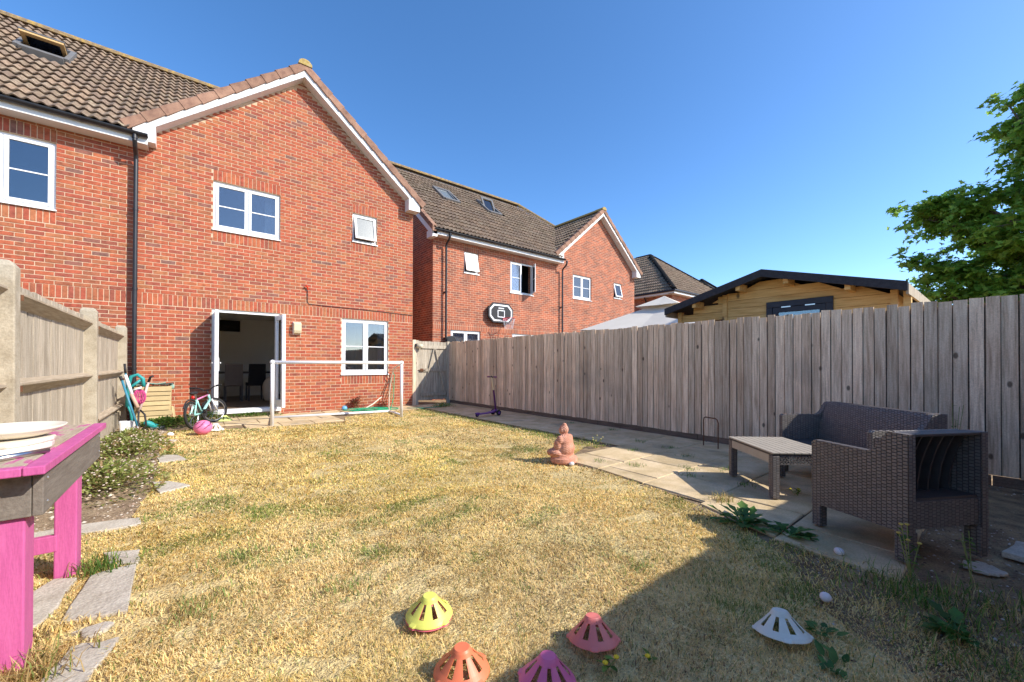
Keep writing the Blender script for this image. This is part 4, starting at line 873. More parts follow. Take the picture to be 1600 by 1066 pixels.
# ================================================================ training cones
def cone(name, label, x, y, c, rz=0, tx=0, ty=0, r=.101, h=.086, under=None, grp='slotted training cones'):
    t = thing(name, label, 'cone', (x, y, .022), rz, grp); m = plain('cone_plastic', c, .45, spec=.45, trans=.12)
    def shell(dz, mm, nm):
        n = 64; prof = [(r*1.02,0,.003),(r,.004,.006),(r*.93,.012,.0),(r*.80,.024,0),(r*.40,h*.78,0),(r*.33,h*.92,0),(r*.27,h,0)]
        v = []; f = []
        for (rr, z, _) in prof:
            for k in range(n):
                a = 2*math.pi*k/n; tab = 1+(.07 if (k % 16) in (0,1,15) and z < .005 else 0); v.append((rr*tab*math.cos(a), rr*tab*math.sin(a), z+dz))
        for i in range(len(prof)-1):
            for k in range(n):
                if i == 3 and (k % 8) in (2,3,4): continue     # the slots
                l = (k+1) % n; f.append((i*n+k, i*n+l, (i+1)*n+l, (i+1)*n+k))
        f.append(tuple((len(prof)-1)*n+k for k in range(n)))
        b = MB(); b.add(v, f); o = b.build(nm, mm, t, local=True, smooth=False); md = o.modifiers.new('thick','SOLIDIFY'); md.thickness = .0025; return o
    shell(.008 if under else 0, m, 'shell')
    if under: shell(0, plain('cone_plastic_under', under, .45, trans=.12), 'lower_shell')
    M = WM[t.name] @ Matrix.Rotation(tx,4,'X') @ Matrix.Rotation(ty,4,'Y'); t.matrix_basis = M; return t
cone('training_cone', 'yellow slotted cone stacked on a pink one on the lawn', .84, 1.63, (.80,.80,.16), .3, .04, -.03, under=(.75,.16,.20))
cone('training_cone', 'coral pink slotted cone tilted at the edge of the shadow', 1.30, 1.075, (.80,.22,.19), .75, -.02, .16)
cone('training_cone', 'orange slotted cone cut off by the bottom edge of the picture', .785, 1.265, (.85,.22,.10), .1, .0, .0)
cone('training_cone', 'magenta pink slotted cone at the bottom edge, between the orange and coral cones', 1.0, 1.035, (.78,.17,.34), .55, .02, .05)
cone('training_cone', 'white slotted cone in the shade at lower right', 1.95, .60, (.72,.78,.70), .5, -.05, .20)
cone('training_cone', 'small lime cone on the paving by the door step', .52, 9.75, (.66,.76,.24), .3, 0, 0, r=.14, h=.10)
cone('training_cone', 'small off-white cone lying beside the pink football', .33, 8.52, (.80,.78,.68), .9, .1, 0, r=.13, h=.10)
# ================================================================ seated terracotta statue
BD = thing('garden_statue', 'terracotta seated robed figure statue seen from behind on the lawn edge', 'statue', (3.42, 3.27, .01), math.radians(8))
b = MB()
b.ell((0,0,.045),.165,.145,.05,24,8); b.ell((0,.02,.085),.155,.13,.05,24,8)
b.ell((-.11,.05,.115),.085,.10,.05); b.ell((.11,.05,.115),.085,.10,.05); b.ell((0,.10,.11),.12,.055,.042)
b.ell((0,-.035,.16),.118,.088,.11); b.ell((0,-.03,.235),.105,.075,.08); b.ell((0,-.022,.285),.098,.065,.045)
for s in (-1,1):
    b.ell((s*.098,-.012,.262),.038,.042,.055); b.ell((s*.118,.01,.20),.034,.045,.075, rot=Matrix.Rotation(s*.15,3,'Y')); b.ell((s*.075,.075,.15),.062,.032,.03, rot=Matrix.Rotation(-s*.5,3,'Z'))
    b.ell((s*.05,.0,.372),.010,.014,.032)
b.ell((0,-.012,.32),.034,.034,.035); b.ell((0,0,.375),.050,.058,.062); b.ell((0,.035,.352),.034,.03,.035); b.ell((0,-.008,.428),.028,.028,.026); b.ell((0,.062,.37),.009,.012,.02)
so_ = b.build('figure', None, BD, local=True, smooth=True)
rm_ = so_.modifiers.new('remesh','REMESH'); rm_.mode = 'VOXEL'; rm_.voxel_size = .006; rm_.use_smooth_shade = True
sm_ = so_.modifiers.new('smooth','SMOOTH'); sm_.factor = .5; sm_.iterations = 7
tm = MT['terra'].copy(); tm.name = 'terracotta_robe'; N = tm.node_tree.nodes; Lk = tm.node_tree.links       # carved robe folds
tc = N.new('ShaderNodeTexCoord'); wv = N.new('ShaderNodeTexWave'); wv.wave_type = 'RINGS'; wv.rings_direction = 'SPHERICAL'; wv.inputs['Scale'].default_value = 17; wv.inputs['Distortion'].default_value = 1.5
mp = N.new('ShaderNodeMapping'); mp.inputs['Location'].default_value = (.09,.0,-.33); Lk.new(tc.outputs['Object'], mp.inputs[0]); Lk.new(mp.outputs[0], wv.inputs[0])
bp = N.new('ShaderNodeBump'); bp.inputs['Strength'].default_value = .7; bp.inputs['Distance'].default_value = .006; Lk.new(wv.outputs[0], bp.inputs['Height'])
old = [n for n in N if n.type == 'BUMP' and n != bp][0]; Lk.new(old.outputs[0], bp.inputs['Normal']); Lk.new(bp.outputs[0], N['Principled BSDF'].inputs['Normal']); so_.data.materials.clear(); so_.data.materials.append(tm)
b = MB(); b.lathe([(.165,0),(.172,.02),(.168,.055),(.15,.062)], (0,0,0), 32, sy=.88); b.build('plinth', MT['terra'], BD, local=True, smooth=False)
# ================================================================ scooter by the fence
SCT = thing('kick_scooter', 'purple three-wheeled child scooter by the fence path', 'scooter', (5.05, 7.12, .02), .06)
pur = plain('scooter_purple', (.13,.04,.22), .4); dpur = plain('scooter_dark_purple', (.10,.02,.10), .4)
b = MB(); v = []
for x, w, z in ((-.27,.05,.045),(-.2,.055,.05),(.0,.06,.055),(.15,.06,.075),(.25,.05,.11)):
    v += [(x,-w,z),(x,w,z),(x,w,z+.022),(x,-w,z+.022)]
b.add(v, [(3,2,1,0)]+[(4*i+j,4*i+(j+1)%4,4*i+4+(j+1)%4,4*i+4+j) for i in range(4) for j in range(4)]+[(16,17,18,19)]); b.build('deck', pur, SCT, local=True, bevel=.006)
for (x, yy, rr) in ((.24,-.10,.062),(.24,.10,.062),(-.28,0,.042)):
    b = MB(); b.lathe([(.012,-.014),(rr*.8,-.014),(rr,-.008),(rr,.008),(rr*.8,.014),(.012,.014)], n=20); b.v = [(x+q[0], yy+q[2], rr+q[1]) for q in b.v]; w = b.build('wheel', MT['rubber'], SCT, local=True)
    b = MB(); b.lathe([(.004,-.018),(rr*.5,-.018),(rr*.5,.018),(.004,.018)], n=16); b.v = [(x+q[0], yy+q[2], rr+q[1]) for q in b.v]; b.build('hub', pur, w, local=True)
b = MB(); b.tube([(.24,-.10,.065),(.24,.10,.065)], .02, 8); b.ell((-.27,0,.075),.07,.03,.022); b.build('axle', pur, SCT, local=True)
b = MB(); b.tube([(.24,0,.08),(.17,0,.56)], .020, 12); b.build('column', dpur, SCT, local=True)
b = MB(); b.tube([(.17,0,.55),(.125,0,.84)], .014, 12); b.build('stem', MT['metal'], SCT, local=True)
b = MB(); b.tube([(.128,-.02,.84),(.118,.02,.86)], .016, 8); b.tube([(.125,-.13,.85),(.12,.13,.85)], .010, 8); b.build('handlebar', MT['black'], SCT, local=True)
for s in (-1,1): b = MB(); b.tube([(.122,s*.07,.85),(.12,s*.15,.85)], .016, 8); b.build('grip', dpur, SCT, local=True)
# bent rod
rd = tag(MB().tube([(5.66,2.70,0),(5.66,2.70,.36),(5.655,2.69,.40),(5.64,2.66,.415),(5.58,2.50,.415),(5.565,2.47,.40),(5.56,2.455,.36),(5.56,2.455,0)], .008, 8).build('bent_rod', MT['rust']), 'rusty bent metal rod standing as a hoop by the fence', 'rod')
# ================================================================ rattan furniture
def rattan_mat():
    m = bpy.data.materials.new('woven_rattan'); m.use_nodes = True; t = m.node_tree; N = t.nodes; Lk = t.links; b = N['Principled BSDF']; b.inputs['Roughness'].default_value = .5
    tc = N.new('ShaderNodeTexCoord'); sp = N.new('ShaderNodeSeparateXYZ'); Lk.new(tc.outputs['Object'], sp.inputs[0])
    ad = N.new('ShaderNodeMath'); Lk.new(sp.outputs[0], ad.inputs[0]); Lk.new(sp.outputs[1], ad.inputs[1]); sb = N.new('ShaderNodeMath'); sb.operation = 'SUBTRACT'; Lk.new(sp.outputs[1], sb.inputs[0]); Lk.new(sp.outputs[0], sb.inputs[1])
    ml = N.new('ShaderNodeMath'); ml.operation = 'MULTIPLY_ADD'; ml.inputs[1].default_value = .35; Lk.new(sb.outputs[0], ml.inputs[0]); Lk.new(sp.outputs[2], ml.inputs[2])
    cb = N.new('ShaderNodeCombineXYZ'); Lk.new(sp.outputs[2], cb.inputs[0]); Lk.new(ad.outputs[0], cb.inputs[1])
    bt = N.new('ShaderNodeTexBrick'); bt.inputs['Scale'].default_value = 1; bt.inputs['Brick Width'].default_value = .020; bt.inputs['Row Height'].default_value = .028; bt.inputs['Mortar Size'].default_value = .0028; bt.inputs['Mortar Smooth'].default_value = 1
    bt.inputs['Color1'].default_value = (.195,.168,.152,1); bt.inputs['Color2'].default_value = (.145,.125,.114,1); bt.inputs['Mortar'].default_value = (.04,.03,.028,1); Lk.new(cb.outputs[0], bt.inputs[0])
    Lk.new(bt.outputs[0], b.inputs[0]); bp = N.new('ShaderNodeBump'); bp.invert = True; bp.inputs['Strength'].default_value = 1; bp.inputs['Distance'].default_value = .006; Lk.new(bt.outputs['Fac'], bp.inputs['Height']); Lk.new(bp.outputs[0], b.inputs['Normal']); return m
MT['rattan'] = rattan_mat()
def lounge(name, label, cat, x, y, rz, W_, D_=.60):
    t = thing(name, label, cat, (x, y, .022), rz); m = MT['rattan']; w = W_/2; d = D_/2
    for s in (-1, 1):
        b = MB(); xo, xi = s*w, s*(w-.05)
        pr = [(-d,.17),(d,.15),(d,.585),(d-.02,.60),(-d+.23,.60),(-d+.195,.612),(-d+.165,.645),(-d+.14,.695),(-d+.115,.727),(-d+.09,.735),(-d,.735)]
        b.prism(pr, lambda p,q,a:(a,p,q), min(xo,xi), max(xo,xi)); b.build('side_panel', m, t, local=True)
        for yy in (-d, d):
            y0_, y1_ = (yy, yy+.075) if yy < 0 else (yy-.06, yy); b = MB(); xx = s*(w-.032); b.add([(xx-.03,y0_,0),(xx+.03,y0_,0),(xx+.03,y1_,0),(xx-.03,y1_,0),(xx-.032,y0_,.175),(xx+.032,y0_,.175),(xx+.032,y1_,.175),(xx-.032,y1_,.175)],[(3,2,1,0),(4,5,6,7),(0,1,5,4),(1,2,6,5),(2,3,7,6),(3,0,4,7)]); b.build('leg', m, t, local=True, bevel=.004)
    i_ = w-.052
    b = MB(); b.box(-i_,i_,-d+.05,d-.03,.30,.340); b.build('seat', MT['plast_dk'], t, local=True, bevel=.006)
    b = MB(); b.box(-i_,i_,d-.05,d-.012,.17,.34); b.build('front_apron', m, t, local=True)
    b = MB(); b.box(-i_,i_,-d+.012,-d+.045,.19,.345); b.build('rear_panel', m, t, local=True)
    b = MB(); b.box(-i_,i_,-d+.020,-d+.16,.346,.362); b.build('rear_ledge', MT['plast_dk'], t, local=True)
    # curved backrest shell
    b = MB(); v = []; prof = [(.085,.345),(.08,.42),(.065,.52),(.035,.62),(.0,.70),(-.02,.73)]
    for p, z in prof: v += [(-i_,-d+.12+p,z),(i_,-d+.12+p,z)]
    b.add(v, [(2*k,2*k+1,2*k+3,2*k+2) for k in range(len(prof)-1)]); o = b.build('backrest', m, t, local=True); md = o.modifiers.new('thick','SOLIDIFY'); md.thickness = .014
    b = MB(); b.box(-i_,i_,-d,-d+.105,.718,.7355); b.build('top_rail', MT['plast_dk'], t, local=True, bevel=.005)
    n = max(6, int(W_/.12))
    for k in range(n):
        xx = -i_+(k+.5)*2*i_/n; b = MB(); pts = [(xx,-d+.09+p*.9,z) for p, z in prof]; v = []
        for (a_, y_, z_) in pts: v += [(a_-.006,y_-.035,z_),(a_+.006,y_-.035,z_),(a_+.006,y_+.02,z_),(a_-.006,y_+.02,z_)]
        b.add(v, [(3,2,1,0)]+[(4*i+j,4*i+(j+1)%4,4*i+4+(j+1)%4,4*i+4+j) for i in range(len(pts)-1) for j in range(4)]+[(20,21,22,23)]); b.build('rib', MT['plast_dk'], t, local=True)
    return t
lounge('rattan_armchair', 'dark brown woven rattan armchair with its hollow back turned to the camera', 'armchair', 3.565, .475, math.atan2(-.48,.87), .58)
# sofa faces (-.79,.62); footprint from its arm ends
lounge('rattan_sofa', 'dark brown woven rattan two-seat sofa against the fence', 'sofa', 4.845, .925, math.atan2(.78,.63), 1.12)
TB = thing('rattan_coffee_table', 'low taupe slatted coffee table with woven apron on the patio', 'table', (4.27, 1.345, .022), math.atan2(.745,.667))
tw, td, tz = .76, .54, .39; ttop = plain('taupe_plastic', (.40,.35,.28), .5)
n = 9
for i in range(n):
    y0_ = -td/2+i*td/n; b = MB(); b.box(-tw/2,tw/2,y0_+.003,y0_+td/n-.003,tz-.012,tz); b.build('slat', ttop, TB, local=True, bevel=.002)
b = MB(); b.box(-tw/2+.01,tw/2-.01,-td/2+.006,td/2-.006,tz-.028,tz-.0125); b.build('top_frame', MT['plast_dk'], TB, local=True)
for sx in (-1,1):
    for sy in (-1,1): b = MB(); b.box(sx*(tw/2-.032)-.03,sx*(tw/2-.032)+.03,sy*(td/2-.034)-.03,sy*(td/2-.034)+.03,0,tz-.03); b.build('leg', MT['rattan'], TB, local=True, bevel=.005)
for s in (-1,1):
    b = MB(); b.box(-tw/2+.064,tw/2-.064,s*(td/2-.02)-.012,s*(td/2-.02)+.012,tz-.10,tz-.03); b.build('apron', ttop, TB, local=True)
    b = MB(); xx = s*(tw/2-.012)
    for k in range(16):
        ya = -td/2+.06+k*.0265
        b.beam((xx,ya,tz-.095),(xx,ya+.05,tz-.03),.006,.006); b.beam((xx,ya+.05,tz-.095),(xx,ya,tz-.03),.006,.006)
    b.box(xx-.005,xx+.005,-td/2+.062,td/2-.062,tz-.103,tz-.095); tag(b.build('lattice', MT['rattan'], TB, local=True), kind='stuff')
# ================================================================ pink bench with dishes
BN = thing('pink_bench', 'pink painted wooden potting bench at the left edge', 'bench', (-.68, 2.79, 0))
bz, bx0, bx1, by0, by1 = .78, -.95, -.405, 2.17, 3.50
for i in range(4):
    x0 = bx0+i*(bx1-bx0-.055)/4; x1 = bx0+(i+1)*(bx1-bx0-.055)/4-.004; b = MB(); b.box(x0,x1,by0+.05,by1,bz-.028,bz); b.build('top_plank', MT['pinkworn'], BN, bevel=.003)
b = MB(); b.box(bx1-.054,bx1,by0,by1+.0,bz-.030,bz+.002); b.build('edge_board', MT['pink'], BN, bevel=.004)
b = MB(); b.box(bx0,bx1-.056,by0-.002,by0+.048,bz-.030,bz+.001); b.build('edge_board', MT['pink'], BN, bevel=.004)
for y0_ in (2.29, 3.17):
    for x0 in (-.93, -.56): b = MB(); b.box(x0,x0+.085,y0_,y0_+.115,-.01,bz-.032); b.build('leg', MT['pink'], BN, bevel=.006)
b = MB(); b.box(bx1-.05,bx1-.022,by0+.10,by1-.03,bz-.20,bz-.034); b.build('apron', MT['apron'], BN, bevel=.003)
b = MB(); b.box(bx0+.02,bx1-.052,by0+.10,by0+.128,bz-.20,bz-.034); b.build('apron', MT['apron'], BN, bevel=.003)
b = MB(); b.box(-.93,-.547,3.165,3.205,.15,.235); b.build('stretcher', MT['pink'], BN, bevel=.004)
b = MB(); 
for yy in (by1-.06,by0+.16):
    for zz in (bz-.07,bz-.16): b.lathe([(.007,0),(.007,.002),(.003,.004)], (0,0,0), 8); 
b = MB()
for yy in (by1-.07,by0+.15):
    for zz in (bz-.07,bz-.16): b.ell((bx1-.021,yy,zz),.004,.006,.006,8,6)
tag(b.build('screw_head', MT['metal'], BN), kind='stuff')
def dish(label, x, y, z, r, h, m, name='serving_dish', sx=1, sy=1):
    t = thing(name, label, 'dish', (x, y, z)); b = MB(); b.lathe([(r*.55,0),(r*.75,h*.28),(r*.93,h*.7),(r,h),(r*.965,h),(r*.88,h*.72),(r*.6,h*.22),(.001,h*.15)], (x,y,z), 36, sx=sx, sy=sy); b.build('bowl', m, t, smooth=True); return t
sl1 = thing('stone_slab', 'rough cream stone slab under the oval dish on the bench', 'slab', (-.60,2.62,bz))
b = MB(); ang = np.linspace(0,2*math.pi,15)[:-1]; pr = [(-.60+.13*math.cos(t)*(1+.07*math.sin(3*t)), 2.62+.17*math.sin(t)*(1+.08*math.cos(5*t))) for t in ang]
b.prism(pr, lambda p,q,a:(p,q,a), bz+.003, bz+.030); b.build('layer', MT['cream'], sl1, bevel=.006)
b = MB(); b.prism([(p*.93-.03,q*.95+.145) for p,q in pr], lambda p,q,a:(p,q,a), bz+.0305, bz+.048); b.build('layer', MT['cream'], sl1, bevel=.006)
dish('large cream oval dish on the pink bench', -.605, 2.70, bz+.049, .175, .045, MT['cream'], sx=.95, sy=1.1)
dish('dark metal bowl behind the cream dish at the picture edge', -.74, 2.97, bz+.003, .11, .07, plain('dark_bowl', (.08,.07,.065), .4), name='metal_bowl')
kn = thing('metal_rod', 'shiny metal rod lying at the front of the pink bench', 'rod', (-.6,2.33,bz))
b = MB(); b.tube([(-.575,2.335,bz+.012),(-.455,2.475,bz+.012)], .011, 12); b.build('tube', MT['metal'], kn, smooth=True)
b = MB(); b.tube([(-.66,2.235,bz+.012),(-.576,2.334,bz+.012)], .013, 12); b.build('grip', MT['rust'], kn, smooth=True)
# ================================================================ crate, tools and oddments by the house
CR = thing('wooden_crate', 'slatted pale wooden crate stacked against the brick wall', 'crate', (-.53, 9.98, 0))
cw = plain('pale_planks', (.60,.46,.24), .8, rnd=.12, bump=.3); z = .03; i = 0
while z < .70:
    h_ = random.uniform(.062,.105); j1, j2 = random.uniform(-.02,.02), random.uniform(-.025,.02); b = MB(); b.box(-.775+j1,-.285+j2,9.80+random.uniform(-.006,.006),9.825,z,z+h_-.013); b.build('plank', cw, CR, bevel=.002)
    b = MB(); b.box(-.775+j1,-.285+j2,10.22,10.245,z,z+h_-.013); b.build('plank', cw, CR, bevel=.002); z += h_; i += 1
for x in (-.76,-.31):
    for y in (9.85,10.20): b = MB(); b.box(x-.02,x+.02,y-.018,y+.018,0,z-.01); b.build('corner_post', cw, CR)
for x in (-.775,-.295):
    for k in range(7): b = MB(); b.box(x-.009,x+.009,9.83,10.21,.04+k*.1,.12+k*.1); b.build('plank', cw, CR)
b = MB(); b.beam((-.22,9.83,.0),(-.26,9.95,.33),.11,.02,up=(1,-.2,0)); tag(b.build('loose_plank', cw, bevel=.002), 'short loose pale plank propped against the crate', 'plank')
jk = tag(MB().build('x', None), None) if False else None
jn = thing('crate_clutter', 'dark tangle of cloth and netting on top of the wooden crate', 'netting', (-.53, 9.98, z))
b = MB(); n = 14; v = []; 
for i in range(n):
    for j in range(8): v.append((-.78+i*.52/(n-1), 9.82+j*.055, z+.01+.05*abs(math.sin(i*1.7+j*2.3))*random.uniform(.3,1)))
b.add(v, [(i*8+j,(i+1)*8+j,(i+1)*8+j+1,i*8+j+1) for i in range(n-1) for j in range(7)]); o = b.build('cloth', plain('dark_cloth', (.06,.075,.065), .9), jn); md = o.modifiers.new('t','SOLIDIFY'); md.thickness = .008
b = MB(); b.ell((-.27,9.85,z-.02),.035,.03,.05); b.tube([(-.76,9.80,z+.02),(-.6,9.79,z+.055),(-.48,9.80,z+.035),(-.36,9.81,z+.06)], .010, 6); b.build('cord', plain('grey_green_cord', (.25,.38,.30), .8), jn)
def leaner(name, label, cat, path, r, m, extra=None, grp=None):
    t = thing(name, label, cat, path[0]); b = MB(); b.tube(path, r, 10); b.build('shaft', m, t, smooth=True)
    for nm, pth, rr, mm in extra or []: b = MB(); b.tube(pth, rr, 8); b.build(nm, mm, t, smooth=True)
    return t
teal = plain('teal_plastic', (.03,.30,.30), .45); blue = plain('blue_tube', (.05,.22,.32), .4); pinkp = plain('toy_pink', (.62,.08,.25), .5)
leaner('garden_rake', 'long teal-handled garden tool leaning upright on the left fence', 'tool', [(-.86,9.72,.55),(-.90,9.80,.98)], .014, blue, [('grip', [(-.90,9.80,.97),(-.915,9.82,1.14)], .018, MT['black']), ('head', [(-.86,9.72,.56),(-.84,9.70,.40)], .010, MT['metal'])])
leaner('push_hoe', 'blue tubular tool slanting down from the left fence rail', 'tool', [(-.90,9.30,.88),(-.80,9.22,.50),(-.69,9.15,.10)], .017, blue, [('grip', [(-.92,9.31,.93),(-.895,9.30,.86)], .022, MT['black']), ('foot', [(-.72,9.15,.09),(-.66,9.14,.03),(-.80,9.13,.03)], .012, MT['rust'])])
leaner('grass_strimmer', 'white and tan shafted strimmer slanting beside the blue tool', 'tool', [(-.86,9.34,.95),(-.77,9.28,.62)], .024, MT['white'], [('lower_shaft', [(-.78,9.285,.63),(-.69,9.20,.40)], .026, plain('tan_shaft', (.55,.36,.26), .6)), ('guard_loop', [(-.66,9.19,.36),(-.60,9.15,.28),(-.58,9.13,.10),(-.64,9.12,.03),(-.68,9.15,.12),(-.68,9.18,.34)], .014, MT['black']), ('handle', [(-.84,9.34,.92),(-.90,9.33,.86),(-.88,9.32,.78)], .016, MT['rust'])])
leaner('teal_scooter', 'teal plastic looped frame standing among the leaning tools', 'toy', [(-.85,9.50,.40),(-.83,9.50,.80),(-.80,9.50,.92),(-.72,9.49,.95),(-.65,9.48,.88),(-.64,9.48,.74)], .028, teal, [('brace', [(-.85,9.50,.70),(-.76,9.5,.78),(-.68,9.49,.86)], .022, teal), ('lower_arm', [(-.85,9.50,.45),(-.80,9.50,.30),(-.78,9.5,.05)], .02, teal)])
tnk = thing('pink_mesh_ball', 'pink string mesh bundle hanging between the leaning tools', 'netting', (-.72, 9.56, .55))
b = MB()
for k in range(9):
    a = k*math.pi/9; b.tube([(-.70+.085*math.cos(t)*math.cos(a), 9.58+.085*math.cos(t)*math.sin(a), .56+.13*math.sin(t)) for t in np.linspace(0,2*math.pi,17)[:-1]], .006, 5, closed=True)
b.build('string', pinkp, tnk)
leaner('folded_bike_frame', 'black and pale folded frame resting between tools and crate', 'frame', [(-.86,9.80,.72),(-.74,9.79,.80),(-.60,9.78,.78)], .022, MT['black'], [('arm', [(-.60,9.78,.80),(-.66,9.74,.50),(-.72,9.70,.26)], .02, plain('pale_pink_arm', (.62,.45,.42), .6)), ('bar', [(-.82,9.74,.66),(-.68,9.72,.72)], .018, MT['white']), ('hook', [(-.60,9.78,.80),(-.57,9.77,.90),(-.53,9.76,.92)], .018, MT['black'])])
bt_ = thing('rubber_boot', 'teal rubber boot lying on its side by the crate', 'boot', (-.52, 9.35, .0))
b = MB(); b.tube([(-.62,9.30,.14),(-.58,9.30,.12),(-.55,9.31,.10),(-.50,9.32,.06),(-.43,9.34,.045)], [.035,.045,.05,.045,.03], 12); b.build('boot_body', teal, bt_, smooth=True)
b = MB(); b.tube([(-.54,9.31,.025),(-.42,9.34,.02),(-.36,9.36,.03)], [.03,.035,.02], 8); b.build('sole', plain('boot_sole', (.25,.26,.27), .6), bt_, smooth=True)
for k, (x, y, h_) in enumerate(((-.87,9.20,.19),(-.80,9.26,.18),(-.73,9.33,.16))):
    b = MB(); b.lathe([(.035,0),(.048,h_*.8),(.052,h_*.8),(.052,h_),(.044,h_),(.036,.02)], (x,y,0), 16, sy=.6); tag(b.build('white_pot', MT['white'], smooth=False), ['upright white plastic block nearest the left fence post','middle upright white plastic block below the tools','upright white plastic block nearest the blue tool foot'][k], 'pot', 'white blocks under the tools')
# hose, oddments under the window
hs = thing('garden_hose', 'green garden hose coiled on the ground behind the goal', 'hose', (3.6, 9.6, 0))
pts = []
for k in range(150):
    t = k*.16; rr = .34+.10*math.sin(t*.37); pts.append((3.45+rr*1.35*math.cos(t)+.1*math.sin(t*.21), 9.72+rr*.55*math.sin(t), .022+.008*(k//39)+.02*abs(math.sin(t*.5))))
pts += [(4.0,9.9,.05),(4.15,10.1,.25),(4.22,10.25,.55),(4.25,10.3,.85),(4.2,10.31,.95)]
b = MB(); b.tube(pts, .010, 6); b.build('coil', plain('hose_green', (.02,.32,.16), .4), hs, smooth=True)
b = MB(); b.tube([(4.3,9.6,.03),(4.6,9.3,.03),(5.1,9.35,.035),(5.6,9.7,.035),(5.8,10.1,.04)], .010, 6); b.build('trailing_end', plain('hose_green2', (.03,.30,.18), .4), hs, smooth=True)
tg = thing('dangling_cord', 'thin green and black cords hanging down the wall behind the goal post', 'cord', (4.2, 10.33, 0))
b = MB(); b.tube([(4.22,10.35,.95),(4.18,10.33,.72),(4.24,10.33,.5),(4.15,10.3,.28),(4.2,10.2,.05)], .008, 6); b.build('green_cord', plain('cord_green', (.2,.35,.12), .6), tg)
b = MB(); b.tube([(4.10,10.36,.95),(4.06,10.34,.80),(4.12,10.35,.72),(3.98,10.34,.4),(3.92,10.3,.15)], .010, 6); b.build('black_cord', MT['black'], tg)
tag(MB().ell((2.93,10.16,.065),.065,.065,.06,16,10).build('blue_ball', plain('blue_plastic', (.15,.42,.68), .4), smooth=True), 'small light blue ball at the foot of the wall', 'ball')
tag(MB().tube([(3.05,9.95,.025),(3.35,9.98,.035),(3.6,10.12,.12),(3.9,10.3,.28)], .014, 8).build('pale_pole', plain('pale_pole', (.68,.6,.48), .6)), 'pale pole leaning against the wall under the window', 'pole')
# small stones and slabs
for k, (x, y, r, lb) in enumerate(((2.41,.56,.028,'round white stone on the bare soil by the white cone'),(3.06,.64,.030,'white shell-like stone at the patio corner'),(-.24,8.26,.045,'white round stone on the lawn near the bicycle'),(2.62,.15,.02,'small pale pebble at the bottom right in the shade'),(3.37,3.10,.03,'white pebble at the foot of the terracotta statue'))):
    b = MB(); b.ell((x,y,r*.6+.005),r,r*.9,r*.75,14,9); b.v = [(p[0]+.1*r*math.sin(60*p[2]+k), p[1]+.1*r*math.sin(70*p[0]), p[2]) for p in b.v]; tag(b.build('stone', plain('white_stone', (.72,.68,.66), .8, bump=.3), smooth=True), lb, 'stone', 'white stones')
def flat(name, label, cat, poly, z0, z1, m, grp=None):
    b = MB(); n = len(poly); cx = sum(p[0] for p in poly)/n; cy = sum(p[1] for p in poly)/n; q = []
    for (p0, p1) in zip(poly, poly[1:]+poly[:1]):
        for t in (0,.33,.67): q.append((p0[0]+(p1[0]-p0[0])*t+random.uniform(-.012,.012), p0[1]+(p1[1]-p0[1])*t+random.uniform(-.012,.012)))
    b.prism(q, lambda p,r,a:(p,r,a), z0, z1); return tag(b.build(name, m, bevel=.005), label, cat, grp)
SG = 'stepping stones along the flower bed'
STONES = [([(-.33,6.65),(-.12,6.49),(-.04,6.13),(-.28,6.13)],'pale stepping stone beside the far low plant'),([(-.29,5.17),(-.16,5.10),(.0,4.80),(-.21,4.68)],'pale stepping stone beside the near low plant'),([(-.93,4.10),(-.58,4.12),(-.28,4.02),(-.28,3.86),(-.56,3.90),(-.93,3.96)],'long thin pale stone at the end of the flower bed'),([(-.40,3.42),(-.24,3.33),(-.22,3.13),(-.36,3.18)],'small pale stone just beyond the big slab by the bench'),([(-.42,3.10),(-.23,3.12),(-.215,2.56),(-.43,2.60)],'largest pale stepping stone beside the pink bench legs'),([(-.66,2.92),(-.56,3.16),(-.47,3.10),(-.50,2.66),(-.66,2.6)],'pale stepping stone between the pink bench legs'),([(-.38,2.50),(-.26,2.50),(-.27,2.43),(-.34,2.39)],'thin sliver of pale stone before the nearest slab'),([(-.42,2.12),(-.37,2.37),(-.23,2.33),(-.29,2.02),(-.45,1.9)],'nearest pale stepping stone cut off by the bottom edge'),([(-.37,7.96),(-.15,7.79),(-.2,7.58),(-.34,7.69)],'farthest pale stepping stone near the weeds')]
for pl, lb in STONES: flat('stepping_stone', lb, 'stone', pl, -.03, .012, MT['stone'], SG)
flat('plate', 'flat round pale stone disc under the armchair rear leg', 'stone', [(3.48+.085*math.cos(t), .09+.085*math.sin(t)) for t in np.linspace(0,2*math.pi,9)[:-1]], .0, .016, MT['stone'])
flat('loose_slab', 'broken grey slab on the soil at the right edge', 'slab', [(3.80,.02),(4.10,-.03),(4.12,-.35),(3.78,-.22)], .0, .035, MT['stone'])
# ================================================================ vegetation
def np_mesh(name, V, quads, tris, cq, ct, m, parent=None):
    me = bpy.data.meshes.new(name); nq, nt_ = len(quads), len(tris)
    me.vertices.add(len(V)); me.vertices.foreach_set('co', np.asarray(V, np.float32).ravel())
    loops = np.concatenate([quads.ravel(), tris.ravel()]).astype(np.int32); me.loops.add(len(loops)); me.loops.foreach_set('vertex_index', loops)
    tot = np.concatenate([np.full(nq, 4), np.full(nt_, 3)]).astype(np.int32); start = np.concatenate([[0], np.cumsum(tot)[:-1]]).astype(np.int32)
    me.polygons.add(nq+nt_); me.polygons.foreach_set('loop_start', start); me.polygons.foreach_set('loop_total', tot)
    me.update(calc_edges=True); me.validate()
    a = me.color_attributes.new('Col', 'FLOAT_COLOR', 'CORNER'); c = np.ones((len(loops), 4), np.float32)
    c[:nq*4, :3] = np.repeat(cq, 4, axis=0); c[nq*4:, :3] = np.repeat(ct, 3, axis=0); a.data.foreach_set('color', c.ravel())
    me.materials.append(m); return link(name, me, parent)
